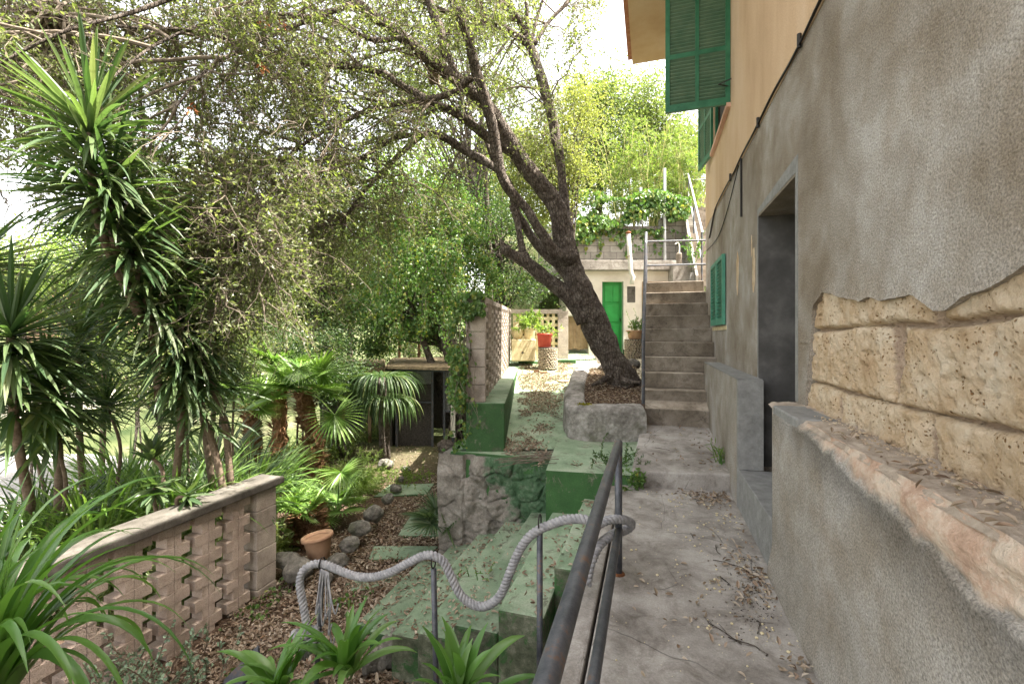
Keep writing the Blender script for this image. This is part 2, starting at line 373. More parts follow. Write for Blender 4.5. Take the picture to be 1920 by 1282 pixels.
G = dict(
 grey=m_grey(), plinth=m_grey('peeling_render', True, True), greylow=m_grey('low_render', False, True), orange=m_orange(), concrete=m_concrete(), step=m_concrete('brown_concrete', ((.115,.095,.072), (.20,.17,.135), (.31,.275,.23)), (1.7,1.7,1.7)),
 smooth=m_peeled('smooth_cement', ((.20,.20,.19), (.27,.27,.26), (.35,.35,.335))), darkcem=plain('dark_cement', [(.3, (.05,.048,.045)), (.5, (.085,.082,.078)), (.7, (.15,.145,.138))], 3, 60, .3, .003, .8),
 green=m_green(), rubble=m_stonewall(), rock=m_rock(), sand=m_sand(), soil=m_soil(), rim=m_rock('pale_cement_rock', (.13,.12,.105), (.29,.275,.25), (.50,.48,.45)), bark=m_bark(),
 breeze=m_breeze('pink_breeze_block', (.30,.235,.195), (.42,.34,.285), (.52,.43,.37)), breeze2=m_breeze('grey_block', (.22,.185,.155), (.36,.31,.265), (.48,.42,.36)),
 coping=m_concrete('mossy_coping', ((.06,.055,.045), (.115,.105,.09), (.19,.175,.155))), blockwall=m_blockwall(),
 pink=m_peeled('sandy_mortar', ((.26,.225,.185), (.42,.35,.28), (.55,.475,.39))), rope=m_rope(), pipe=m_pipe(),
 shutter=plain('shutter_green', [(.3, (.012,.10,.05)), (.7, (.035,.17,.09))], 8, 60, .2, .002, .5, .4), shutter2=plain('shutter_green_pale', [(.3, (.045,.20,.135)), (.7, (.08,.28,.19))], 8, 60, .2, .002, .55, .4),
 door=plain('door_green', [(.3, (.02,.24,.045)), (.7, (.035,.32,.07))], 4, 50, .15, .002, .45, .4), white=plain('cream_wall', [(.3, (.55,.50,.42)), (.6, (.72,.67,.58))], 2, 50, .4, .004, .9),
 dark=plain('dark_inside', [(.3, (.02,.018,.015)), (.7, (.05,.045,.04))]), metal=plain('pale_metal', [(.3, (.40,.41,.42)), (.7, (.60,.60,.60))], 10, 60, .2, .002, .4, .5, .5),
 pvc=plain('white_pvc', [(.3, (.62,.60,.56)), (.7, (.78,.77,.74))], 5, 40, .2, .003, .4, .5), rust=plain('rust', [(.3, (.09,.03,.012)), (.7, (.24,.10,.04))], 20),
 terra=plain('terracotta', [(.3, (.36,.20,.12)), (.7, (.52,.34,.22))], 6, 50, .4, .004, .85), red=plain('red_pot', [(.3, (.30,.035,.02)), (.7, (.46,.06,.035))], 6, 50, .2, .003, .5),
 cream=plain('cream_stone', [(.3, (.46,.38,.22)), (.55, (.66,.57,.36)), (.75, (.75,.69,.50))], 7, 50, .5, .006, .85), wood=plain('pale_wood', [(.3, (.20,.125,.07)), (.7, (.36,.25,.155))], 5, 60, .4, .003, .8),
 cable=plain('black_cable', [(.3, (.012,.011,.010)), (.7, (.03,.026,.022))], 20, 50, .1, .001, .6), pebble=plain('pebble', [(.3, (.20,.15,.105)), (.5, (.33,.27,.20)), (.7, (.46,.40,.32))], 22, 80, .2, .002, .8),
 road=plain('asphalt_pale', [(.3, (.20,.195,.19)), (.7, (.30,.29,.28))], 3, 60, .4, .005, .9), roof=plain('shed_roof', [(.3, (.12,.09,.06)), (.5, (.26,.20,.12)), (.75, (.40,.34,.22))], 12, 40, .9, .02, .95),
 twig=plain('grey_twig', [(.3, (.10,.08,.06)), (.7, (.23,.19,.15))], 12, 80, .3, .003, .9), stem=plain('palm_fibre', [(.3, (.09,.05,.025)), (.5, (.24,.13,.065)), (.75, (.40,.25,.13))], 25, 60, 1., .02, .95),
 yst=plain('yucca_stem', [(.3, (.10,.07,.05)), (.7, (.25,.19,.14))], 30, 50, .8, .01, .9), moss=plain('moss', [(.3, (.16,.16,.01)), (.7, (.30,.28,.02))], 60, 150, 1., .01, .95),
 slats=plain('faded_slat', [(.3, (.07,.15,.10)), (.7, (.13,.21,.145))], 5, 60, .3, .002, .7),
 reed=plain('reed_screen', [(.3, (.03,.027,.025)), (.7, (.085,.075,.068))], 30, 60, .5, .01, .9), plast=plain('black_plastic', [(.3, (.012,.014,.02)), (.7, (.025,.03,.045))], 4, 60, .1, .001, .35, .5),
 litter=leafmat('dry_leaf', [(.10,.065,.045), (.21,.155,.11), (.32,.25,.185), (.44,.37,.295), (.22,.135,.085), (.54,.475,.40)], .1, .7, .2),
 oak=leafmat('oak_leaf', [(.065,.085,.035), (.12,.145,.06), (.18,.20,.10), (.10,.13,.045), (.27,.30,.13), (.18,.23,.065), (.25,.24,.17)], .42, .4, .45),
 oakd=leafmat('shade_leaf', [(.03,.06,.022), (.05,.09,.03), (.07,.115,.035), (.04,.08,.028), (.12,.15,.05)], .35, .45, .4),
 far=leafmat('far_leaf', [(.08,.12,.045), (.14,.18,.07), (.20,.24,.10), (.12,.16,.065), (.28,.29,.13)], .45, .5, .3),
 lime=leafmat('lime_leaf', [(.12,.20,.045), (.18,.26,.06), (.25,.32,.09), (.15,.22,.06)], .45, .45, .4),
 lit_yellow=leafmat('yellow_backlit_leaf', [(.21,.23,.07), (.27,.28,.10), (.17,.21,.06), (.31,.29,.13)], .42, .5, .35),  # backlight on this crown is put into the leaf colour as yellow
 ivy=leafmat('ivy_leaf', [(.05,.12,.03), (.10,.19,.05), (.16,.25,.08), (.075,.15,.045), (.28,.28,.07)], .35, .4, .45),
 yucca=leafmat('yucca_leaf', [(.035,.075,.03), (.07,.12,.045), (.12,.17,.07), (.05,.095,.045), (.19,.22,.12)], .38, .45, .45),
 palm=leafmat('palm_leaf', [(.10,.20,.04), (.16,.27,.06), (.22,.33,.09), (.13,.23,.07)], .32, .35, .5),
 strap=leafmat('strap_leaf', [(.07,.17,.035), (.11,.23,.05), (.16,.28,.08)], .32, .3, .5),
 jade=leafmat('jade_leaf', [(.12,.19,.12), (.18,.26,.17), (.23,.31,.20)], .1, .4, .5),
 bird=plain('weathered_board', [(.3, (.16,.11,.07)), (.7, (.34,.27,.19))], 20, 60, .4, .004, .9),
 far_wall=plain('pink_plaster', [(.3, (.50,.30,.22)), (.7, (.60,.40,.31))], 2, 40, .2, .004, .9), tile=plain('roof_tile', [(.3, (.30,.12,.07)), (.7, (.45,.22,.14))], 14, 30, .6, .02, .9),
)
# ================================================================== SETTING
def ss(a, b, x):
    t = np.clip((np.asarray(x, float)-a)/(b-a), 0, 1); return t*t*(3-2*t)
def ter_z(x, y):                                   # the terrace floor climbs away from the stairs
    u, d = UD(x, y); return .10 + .114*np.maximum(0, d-5.5)
def ground_z(x, y):
    x = np.asarray(x, float); y = np.asarray(y, float); u, d = UD(x, y)
    z = -1.35 + .05*fbm(x*.9, y*.9) + .10*ss(5.5, 3.2, y)*ss(-4, -2.5, x)
    z = z - 1.35*ss(-7.2, -11, x)
    z = z + 6.3*ss(15.0, 15.6, d)*ss(-1.6, -.6, u) * (d > 14)
    z = z + 2.2*ss(14, 30, d)*ss(-1.6, -9, u)*ss(-26, -12, u)
    z = z + 42*ss(90, 330, np.hypot(x, y))*(.6+.4*vnoise(x*.006, y*.006))*ss(-10, 80, y)
    return z
def lines(lo, hi, a, b, st):
    inner = np.arange(a, b, st); k = 1.; o1 = []; p = b
    while p < hi: o1.append(p); k *= 1.16; p += st*k
    o2 = []; k = 1.; p = a-st
    while p > lo: o2.append(p); k *= 1.16; p -= st*k
    return np.array(o2[::-1] + list(inner) + o1)
gx = lines(-900, 700, -14, 4, .2); gy = lines(-60, 1200, -1, 20, .2)
XX, YY = np.meshgrid(gx, gy, indexing='ij')
gz = ground_z(XX, YY); m = MB(); m.grid(np.stack([XX, YY, gz], -1))
tag(m.build('ground', G['soil'], smooth=True), kind='structure')

# pale road beyond the garden
m = MB(); ry = np.linspace(-30, 90, 60)
m.grid(np.stack([np.stack([np.full(60, -25.), ry, np.full(60, -2.64)], -1), np.stack([np.full(60, -13.), ry, np.full(60, -2.64)], -1)], 0))
tag(m.build('road', G['road']), kind='structure')
m = MB(); m.box((-13., -30, -2.75), (-12.8, 90, -2.52)); tag(m.build('kerb', G['concrete']), kind='structure')

# walkway in front of the house
m = MB(); m.box((-.285, -2, -1.6), (.97, 4.93, 0)); tag(bevel(m.build('walkway', G['concrete']), .012), kind='structure')
m = MB(); m.hexa([(-.46,-2,-1.6),(-.30,-2,-1.6),(-.302,5.0,-1.6),(-.455,5.0,-1.6),(-.46,-2,.0),(-.30,-2,.004),(-.302,4.86,-.004),(-.455,4.86,-.02)])
tag(bevel(m.build('kerb', G['concrete']), .015), kind='structure')

# landing below the concrete stairs
m = MB(); m.prism([(-.19,4.84),(.80,4.96),(.97,4.96),(.97,6.62),(-.13,6.62)], -1.5, lambda x, y: .16+.085*(y-4.9))
tag(bevel(m.build('landing', G['concrete']), .02, 3), kind='structure')

# green terrace
ul = lambda d: -.66 + .035*(d-5.7)
tp = [W(ul(5.62), 5.62, 0)[:2], (-1.07, 5.22), (-1.07, 4.76), (-.19, 4.83), (-.13, 6.0)]
a5 = [W(ul(5.7), 5.7, 0)[:2]]
m = MB()
pl = [W(ul(d), d, 0)[:2] for d in np.linspace(5.7, 14, 14)]; prr = [W(1.6 + .29*(d-5.7)*.35, d, 0)[:2] for d in np.linspace(5.7, 14, 14)]
A = np.array(pl); B = np.array(prr)
t = np.linspace(0, 1, 60)[None,:,None]; q = A[:,None,:]*(1-t) + B[:,None,:]*t
q3 = np.concatenate([q, ter_z(q[...,0], q[...,1])[...,None]], -1); m.grid(q3)
m.prism([(-2.40, 5.235), (-1.07, 5.235), (-1.07, 5.7), (-2.5, 5.8)], -1.5, lambda x, y: .098+.001*x)
m.prism([(-1.072, 4.76), (-.15, 4.85), (-.13, 6.3), (-1.2, 6.3)], -1.5, lambda x, y: float(ter_z(x, y))+.004)
# side of the terrace towards the garden
dd = np.linspace(5.7, 14, 60); zz = np.linspace(-1.6, 0, 14)
sg = np.zeros((60, 14, 3))
for i, d in enumerate(dd):
    for j, z in enumerate(zz):
        p = W(ul(d)-.02-.05*vnoise(d*3, z*3), d, 0); sg[i,j] = (p[0], p[1], z*1. + (1+z/1.6)*float(ter_z(p[0], p[1])) )
m.grid(sg); tag(m.build('terrace', G['green']), kind='structure')

# painted garden path pieces at the foot of the stairs
m = MB()
for quad, z in (([(745,1003),(858,1005),(850,958),(775,958)], -1.315), ([(690,1048),(800,1046),(822,1022),(700,1022)], -1.305), ([(640,1108),(735,1100),(775,1074),(655,1080)], -1.30), ([(700,930),(800,925),(815,905),(730,908)], -1.33)):
    pts = []
    for px, py in quad:
        d = (H-z)*FP/(py-628); pts.append(tuple(W((px-960)/FP*d, d, z)[:2]))
    m.prism(pts, -1.7, z)
tag(bevel(m.build('path', G['green']), .02), kind='structure')

# ================================================================== HOUSE
XW = .95; YE = 8.85
house = thing('house', 'old ochre and grey rendered house wall with a bare sandstone patch, filling the right side', 'house', (XW, 4, 0))
def sheet(m, x, y0, y1, z0, z1, thick=.02, mi=0): m.box((x, y0, z0), (x+thick, y1, z1), mi)
PY0, PY1, PZ0, PZ1 = .55, 3.47, 1.075, 1.95        # area that holds the broken render
DY0, DY1, DZ0, DZ1 = 3.55, 4.68, .345, 2.66        # doorway
m = MB()
m.box((XW, -4, 0), (8, PY0, 3.46)); m.box((XW, PY0, PZ1), (8, DY0, 3.46)); m.box((XW+.13, PY0, 0), (8, PY1, PZ1-.001))
m.box((XW, PY1, 0), (8, DY0, PZ1)); m.box((XW, DY0, DZ1), (8, DY1, 3.46)); m.box((XW, DY1, 0), (8, YE, 3.46)); m.box((XW+.8, DY0, 0), (8, DY1, DZ1))
# the render skin, broken open: two sheets whose free edges follow the break
def top_z(Y):
    t = np.interp(Y, [.5, 1.3, 1.55, 1.75, 1.95, 2.1, 2.4, 2.75, 3.05, 3.2, 3.235], [1.80, 1.765, 1.72, 1.66, 1.62, 1.69, 1.72, 1.74, 1.78, 1.70, 1.50])
    return np.where(Y > 3.235, 1.50, t + (.022*fbm(Y*9, 0., 2., 6) + .02*vnoise(Y*3, 5.))*ss(3.235, 3.15, Y))
def left_y(Z): return np.interp(Z, [1.05, 1.3, 1.5], [3.33, 3.27, 3.235]) + .022*fbm(Z*9, 3., 0., 6)*ss(1.5, 1.45, Z)
Ya = np.arange(PY0, PY1, .005); Ya = np.append(Ya, PY1); tz = top_z(Ya); A_ = np.linspace(0, 1, 34)**1.6
Zs = tz[:,None]*(1-A_)+PZ1*A_; Ys = np.broadcast_to(Ya[:,None], Zs.shape); rimk = np.exp(-(Zs-tz[:,None])/.03)
Xs_ = XW - .011*rimk*(.6+.4*vnoise(Ys*8, 1.)) - .0012*fbm(Ys*30, Zs*30)*(1-A_); m.grid(np.stack([Xs_, Ys, Zs], -1), smooth_skirt=(0, .09))
Za = np.append(np.arange(PZ0, 1.5, .005), 1.5); ly = left_y(Za); A_ = np.linspace(0, 1, 20)**1.4
Yb = ly[:,None]*(1-A_)+PY1*A_; Zb = np.broadcast_to(Za[:,None], Yb.shape); Xb = XW - .011*np.exp(-(Yb-ly[:,None])/.03)
m.grid(np.stack([Xb, Yb, Zb], -1), smooth_skirt=(0, .09))
m.build('wall', G['grey'], house)
# sandstone behind
st = .007; gy = np.arange(PY0+.01, 3.42, st); gz_ = np.arange(PZ0-.01, 1.86, st); Yg, Zg = np.meshgrid(gy, gz_, indexing='ij')
wob = .018*fbm(Yg*2.6, Zg*2.6, 9.); Zw = Zg + wob + .012*(Yg-2.); Yw = Yg + .022*fbm(Yg*4, Zg*4, 4.)
hj = np.minimum(np.abs(Zw-1.27), np.abs(Zw-1.60))
def vj(c, lo, hi): return np.where((Zw > lo) & (Zw < hi), np.abs(Yw-c), 9.)
v = np.minimum.reduce([vj(2.27,1.27,1.60)*.22, vj(1.02,1.27,1.60)*.5, vj(2.02,0,1.27)*.25, vj(.9,0,1.27), vj(2.0,1.60,3)*.25, vj(1.15,1.60,3)*.5, vj(2.85,0,1.27)*.4])
jn = np.minimum(hj, v); joint = np.exp(-(jn/(.010+.008*vnoise(Yg*7, Zg*7, 2.)))**2)
pits = np.clip(fbm(Yg*26, Zg*30, 1., 3)-.14, 0, 1)*(.4+.6*(vnoise(Yg*5, Zg*5, 3.)>-.2))
bul = .014*np.minimum(jn/.022, 1) ; rgh = .010*fbm(Yg*7, Zg*7, 7., 6) + .009*fbm(Yg*30, Zg*30, 2., 3) - .014*np.clip(np.abs(fbm(Yg*16, Zg*18, 11., 3))-.22, 0, 1)*ss(-.15, .2, vnoise(Yg*4, Zg*6, 3.))
Xs = XW + .024 + .030*joint - bul - rgh + .03*pits
m = MB(); m.grid(np.stack([Xs, Yg, Zg], -1))
sb_o = m.build('sandstone_blocks', G['sand'], house, smooth=True)
at = sb_o.data.attributes.new('joint', 'FLOAT', 'POINT'); at.data.foreach_set('value', joint.ravel().astype(np.float32))
# upper ochre wall with the window opening
WY0, WY1, WZ0, WZ1 = 6.2, 7.75, 4.42, 6.0
m = MB(); X2 = XW-.006
m.box((X2, -4, 3.46), (8, WY0, 6.5)); m.box((X2, WY1, 3.46), (8, YE, 6.5)); m.box((X2, WY0, 3.46), (8, WY1, WZ0)); m.box((X2, WY0, WZ1), (8, WY1, 6.5)); m.box((X2+.3, WY0, WZ0), (8, WY1, WZ1))
m.build('upper_wall', G['orange'], house)
m = MB(); m.hexa([(-.36,-4,6.5),(8.6,-4,6.5),(8.6,8.62,6.5),(-.32,8.62,6.5),(-.36,-4,6.60),(8.6,-4,6.60),(8.6,8.62,6.60),(-.32,8.62,6.60)]); m.build('eave', G['orange'], house)
m = MB()
for i in range(46):
    y = -3.9+i*.275; m.tube([(-.27, y, 6.72), (4.3, y, 8.0)], .085, 6)
m.hexa([(-.40,-4,6.603),(8.6,-4,6.603),(8.6,8.64,6.603),(-.40,8.64,6.603),(-.40,-4,6.64),(8.6,-4,6.64),(8.6,8.64,6.64),(-.40,8.64,6.64)]); m.build('roof', G['tile'], house)
# doorway lining, sill, trim
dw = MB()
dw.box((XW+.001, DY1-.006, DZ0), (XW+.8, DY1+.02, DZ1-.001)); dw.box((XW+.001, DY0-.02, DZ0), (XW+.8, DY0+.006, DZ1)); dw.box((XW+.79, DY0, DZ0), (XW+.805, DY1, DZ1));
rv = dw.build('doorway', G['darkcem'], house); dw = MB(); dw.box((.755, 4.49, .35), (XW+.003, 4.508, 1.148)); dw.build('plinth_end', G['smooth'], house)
m = MB(); m.box((XW, DY0-.004, DZ1-.02), (XW+.8, DY1, DZ1+.004)); m.build('lintel', G['grey'], rv)
m = MB(); sc = .003
m.box((XW-sc, DY0-.055, 1.10), (XW+.001, DY0, DZ1+.11)); m.hexa([(XW-sc,DY0,DZ1),(XW+.001,DY0,DZ1),(XW+.001,DY1,DZ1),(XW-sc,DY1,DZ1),(XW-sc,DY0,DZ1+.11),(XW+.001,DY0,DZ1+.11),(XW+.001,DY1,DZ1+.05),(XW-sc,DY1,DZ1+.05)])
m.box((XW-sc, DY1, 1.15), (XW+.001, DY1+.03, DZ1+.05)); m.build('trim', G['smooth'], rv)
m = MB(); m.box((.752, 3.31, -.2), (XW+.8, 4.51, DZ0)); bevel(m.build('sill', G['smooth'], rv), .008)
# plinth near: broken along its upper edge
st = .009; gy = np.arange(.30, 3.30, st); gz_ = np.arange(0., 1.09, st); Yg, Zg = np.meshgrid(gy, gz_, indexing='ij')
lo = np.interp(Yg, [.3, .8, 1.0, 1.15, 1.5, 1.9, 2.3, 2.75, 2.95], [.80, .84, .885, .90, .935, .985, 1.03, 1.06, 1.12]) + .035*fbm(Yg*5, Zg*5, 2.)
lo = lo + .02*fbm(Yg*14, Zg*14, 7., 5); soft = np.clip((Zg-lo)/.012+.5, 0, 1)
cav = .10*np.exp(-(((Yg-1.02)/.17)**2 + ((Zg-.975)/.04)**2)) + .05*np.exp(-(((Yg-1.28)/.05)**2 + ((Zg-.86)/.05)**2)) + .06*np.exp(-(((Yg-.7)/.2)**2 + ((Zg-.90)/.05)**2))
rnd = .03*np.clip((Zg-1.03)/.05, 0, 1)**2
Xp = .752 + soft*(.010 + .020*fbm(Yg*10, Zg*20, 3., 5) + cav) + rnd + .004*fbm(Yg*3, Zg*3) - .035*ss(.25, 0, Zg)
m = MB(); m.grid(np.stack([Xp, Yg, Zg], -1)); peel = np.clip(.5+(Zg-lo)*.9, 0, 1).ravel()
m.box((.86, .30, 0), (1.0, 3.28, 1.0)); m.box((.75, -4, 0), (1.0, .30, 1.09)); m.box((.752, 3.286, 0), (XW, 3.31, 1.085))
pl_o = m.build('plinth', G['plinth'], house, smooth=True)
at = pl_o.data.attributes.new('peel', 'FLOAT', 'POINT'); at.data.foreach_set('value', np.concatenate([peel, np.zeros(len(pl_o.data.vertices)-len(peel))]).astype(np.float32))
# the ledge on top of it, crumbling
gx_ = np.linspace(.775, .998, 20); gy = np.arange(.30, 3.54, .012); gx_ = np.linspace(.775, 1.02, 40); gy = np.arange(.30, 3.54, .008); Xg, Yg = np.meshgrid(gx_, gy, indexing='ij')
Zl = 1.086 + .012*(Xg-.78)/.2 + .012*fbm(Xg*20, Yg*12, 0., 6) - .02*ss(.80, .775, Xg)
m = MB(); m.grid(np.stack([Xg + .006*fbm(Yg*6, 2.)*0, Yg, Zl], -1)); m.build('ledge', G['pink'], house, smooth=True)
m = MB(); m.box((.755, 2.8, 1.02), (XW, 3.31, 1.098)); bevel(m.build('ledge', G['smooth'], house), .012, 3)
m = MB(); m.box((.75, 4.508, -.1), (XW+.01, 7.22, 1.15)); bevel(m.build('plinth', G['greylow'], house), .02, 3)
m = MB(); m.box((.748, 4.50, .0), (.79, 4.56, 1.154)); m.box((.748, 4.50, 1.149), (XW, 7.2, 1.156)); m.build('plinth_edge', G['smooth'], house)
# small bare patches by the doorway
for cy_, cz_, ry, rz in ((4.86, 2.17, .075, .20), (5.72, 2.25, .09, .22), (4.95, 2.42, .03, .10)):
    m = MB(); n = 30; th = np.linspace(0, 2*np.pi, n, endpoint=False); rr = 1+.35*fbm(np.cos(th)*2+cy_, np.sin(th)*2, 1.)
    ring = [(XW-.0035, cy_+ry*math.cos(a)*q, cz_+rz*math.sin(a)*q) for a, q in zip(th, rr)]
    m.add(ring + [(XW-.002, cy_, cz_)], [(i, (i+1) % n, n) for i in range(n)]); m.build('bare_patch', G['sand'], house)

def shutter(parent, o, ax, wd, z0, z1, mat, rails, cols=2, pitch=.045, name='shutter'):
    """louvred leaf: o = hinge (x,y), ax = unit direction of its width"""
    ax = np.array((ax[0], ax[1], 0.)); nx = np.array((-ax[1], ax[0], 0.)); o = np.array((o[0], o[1], 0.))
    def bx(m, a0, a1, za, zb, t0=-.02, t1=.02):
        c = [o+ax*a0+nx*t0, o+ax*a1+nx*t0, o+ax*a1+nx*t1, o+ax*a0+nx*t1]
        m.hexa([q+np.array((0,0,za)) for q in c] + [q+np.array((0,0,zb)) for q in c])
    m = MB(); s = .055
    bx(m, 0, s, z0, z1); bx(m, wd-s, wd, z0, z1)
    for c in range(1, cols): x = wd*c/cols; bx(m, x-s*.4, x+s*.4, z0+.002, z1-.002, -.018, .018)
    for z in rails: bx(m, s, wd-s, z-.03, z+.03, -.019, .019)
    bx(m, s, wd-s, z0, z0+.09); bx(m, s, wd-s, z1-.06, z1)
    f = m.build(name, mat, parent)
    m = MB(); z = z0+.10
    while z < z1-.08:
        c = [o+ax*s*.9+nx*-.014, o+ax*(wd-s*.9)+nx*-.014, o+ax*(wd-s*.9)+nx*.014, o+ax*s*.9+nx*.014]
        dz = [0, 0, .026, .026]
        m.hexa([q+np.array((0,0,z+e)) for q, e in zip(c, dz)] + [q+np.array((0,0,z+e+.007)) for q, e in zip(c, dz)]); z += pitch
    m.build('slats', G['slats'] if mat is G['shutter'] else mat, f); return f
win = MB(); win.box((X2+.02, WY0, WZ0), (X2+.06, WY0+.05, WZ1)); win.box((X2+.02, WY1-.05, WZ0), (X2+.06, WY1, WZ1)); win.box((X2+.02, WY0+.05, WZ0), (X2+.06, WY1-.05, WZ0+.05))
wn = win.build('window', G['shutter'], house)
m = MB(); m.box((X2+.08, WY0, WZ0), (X2+.09, WY1, WZ1)); m.build('pane', G['dark'], wn)
m = MB(); m.box((X2-.05, WY0-.05, WZ0-.055), (X2+.3, WY1+.05, WZ0-.001)); m.build('sill', G['far_wall'], wn)
shutter(house, (.94, 6.17), (-1, .02), .76, 4.40, 6.0, G['shutter'], (5.10,))
shutter(house, (.93, 7.79), (-.16, .987), .76, 4.40, 6.0, G['shutter'], (5.10,))
wn2 = MB(); wn2.box((XW-.012, 6.5, 1.62), (XW+.002, 7.86, 1.67)); w2 = wn2.build('window', G['cream'], house)
for y in (6.55, 7.17):
    f = shutter(w2, (XW-.03, y), (0, 1), .60, 1.69, 2.62, G['shutter2'], (), 1, .05)
m = MB(); m.tube([(.94, 6.17, 4.62), (.80, 6.10, 4.63), (.93, 6.02, 4.64)], .008, 5); m.build('shutter_hook', G['cable'], house)

# cable along the paint line
cb = []
for y in np.linspace(1.2, 8.2, 60): cb.append((XW-.012, y, 3.475 + .015*vnoise(y*1.7, 1.) - .35*ss(7.4, 8.4, y)))
m = MB(); m.tube(cb, .009, 5); m.tube([(x-.012, y, z-.025+.012*vnoise(y*3, 5.)) for x, y, z in cb], .006, 5)
c2 = cr([(XW-.012,6.0,3.46),(XW-.014,6.05,3.2),(XW-.012,5.55,3.0+.0),(XW-.012,5.55,3.3)][:2], 4)
m.tube([(XW-.012, 5.45, 3.46), (XW-.012, 5.44, 2.83)], .012, 6)
m.tube(cr([(XW-.012,5.6,3.44),(XW-.014,6.3,3.16),(XW-.012,7.2,2.98),(XW-.012,8.6,3.02)], 8), .006, 5)
for y in (3.4, 4.6, 6.1): m.tube([(XW-.02, y, 3.52), (XW-.02, y, 3.43)], .014, 6)
tag(m.build('wall_cable', G['cable']), 'black cable running along the edge of the ochre paint, its end sagging loose', 'cable')

# ================================================================== CONCRETE STAIRS up past the house
ust = thing('concrete_stairs', 'brown concrete stairs climbing beside the house wall from the landing', 'stairs', (.4, 6.6, 0))
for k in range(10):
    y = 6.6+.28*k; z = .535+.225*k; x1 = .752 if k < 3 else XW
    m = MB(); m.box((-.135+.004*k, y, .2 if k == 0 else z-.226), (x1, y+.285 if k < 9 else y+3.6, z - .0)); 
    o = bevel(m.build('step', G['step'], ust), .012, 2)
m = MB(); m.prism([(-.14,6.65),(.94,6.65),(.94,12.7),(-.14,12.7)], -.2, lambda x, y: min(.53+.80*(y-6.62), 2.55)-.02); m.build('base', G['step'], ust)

# second flight behind the house corner
fl = thing('upper_stairs', 'grey block stairs rising high behind the house corner', 'stairs', P(1305, 500, 12.2))
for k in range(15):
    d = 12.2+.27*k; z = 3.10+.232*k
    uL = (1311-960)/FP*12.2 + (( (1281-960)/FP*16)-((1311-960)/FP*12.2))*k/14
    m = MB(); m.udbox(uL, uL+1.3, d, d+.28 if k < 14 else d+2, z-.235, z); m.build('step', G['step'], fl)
m = MB()
a = [W(5.02,12.2,1.5),W(5.16,12.2,1.5),W(6.16,16,1.5),W(6.02,16,1.5)]
top = [W(5.0,12.2,3.12),W(5.14,12.2,3.12),W(6.14,16,6.5),W(6.0,16,6.5)]
m.hexa([W(4.93,12.2,1.5),W(5.0,12.2,1.5),W(5.99,16,1.5),W(5.9,16,1.5),W(4.93,12.2,3.14),W(5.0,12.2,3.14),W(5.99,16,6.55),W(5.9,16,6.55)]); m.build('side_wall', G['blockwall'], fl)
hr = thing('stair_railing', 'pale steel railing slanting up the block stairs behind the house corner', 'railing', P(1305, 480, 12.2))
for a, b in (((1317,436,12.0),(1290,326,15.6)), ((1315,485,12.0),(1290,360,15.6)), ((1287,345,16.5),(1280,322,18)), ((1286,360,16.5),(1281,345,18))):
    m = MB(); m.tube([P(*a), P(*b)], .028, 7); m.build('rail', G['metal'], hr)
for a, b in (((1316,436,12.0),(1316,530,12.0)), ((1301,390,13.6),(1301,438,13.6)), ((1291,326,15.6),(1291,376,15.6)), ((1286,335,16.6),(1286,372,16.6))):
    m = MB(); m.tube([P(*a), P(*b)], .025, 7); m.build('post', G['pipe'], hr)
m = MB(); m.tube([P(1299,338,15.6), P(1325,336,15.6)], .022, 6); m.build('rail', G['pipe'], hr)

# black railing of the concrete stairs
rl = thing('stair_handrail', 'dark steel handrail on the open side of the brown concrete stairs', 'railing', (-.1, 6.7, .53))
m = MB(); m.tube([(-.10, 6.66, .50), (-.10, 6.66, 1.46)], .024, 8); m.build('post', G['pipe'], rl)
m = MB(); m.tube([(-.10, 6.66, 1.45), (-.085, 9.05, 3.50)], .026, 8); m.build('rail', G['pipe'], rl)
m = MB(); m.tube([(-.085, 9.05, 3.50), (-.085, 9.05, 2.54)], .024, 8); m.build('post', G['pipe'], rl)
ar = thing('landing_rail', 'horizontal black steel rails across the head of the brown stairs', 'railing', (-.05, 9.1, 2.56))
for z in (3.34, 2.88):
    m = MB(); m.tube([(-.085, 9.1, z), (1.06, 9.45, z+.03)], .02, 8); m.build('rail', G['pipe'], ar)
m = MB(); m.tube([(1.06, 9.45, 2.5), (1.06, 9.45, 3.60)], .022, 8); m.build('post', G['pipe'], ar)

# ================================================================== GREEN STAIRS down to the garden
gs = thing('green_stairs', 'worn green painted concrete steps going down from the walkway to the garden', 'stairs', (-1.4, 4, -1.3))
nose = [-.457, -.68, -1.01, -1.34, -1.67, -2.0, -2.34, -2.68]
ynear = [0, 3.32, 2.97, 2.98, 3.06, 3.22, 3.42, 3.7]
for k in range(1, 8):
    yf = 4.82 if k <= 2 else (5.26 if k < 7 else 5.0)
    z = -.17*k
    m = MB(); n_ = 16; ys = np.linspace(ynear[k], yf, n_)
    wv = .012*fbm(ys*2+k*9, k*3.)
    x1 = nose[k-1]-.001
    v = []
    for y, q in zip(ys, wv): v += [(nose[k]+q, y, -1.55), (x1, y, -1.55), (x1, y, z), (nose[k]+q, y, z+q*.3)]
    f = [(4*i+j, 4*i+(j+1)%4, 4*i+4+(j+1)%4, 4*i+4+j) for i in range(n_-1) for j in range(4)] + [(3,2,1,0), tuple(4*(n_-1)+j for j in range(4))]
    m.add(v, f); bevel(m.build('step', G['green'], gs), .018, 2)

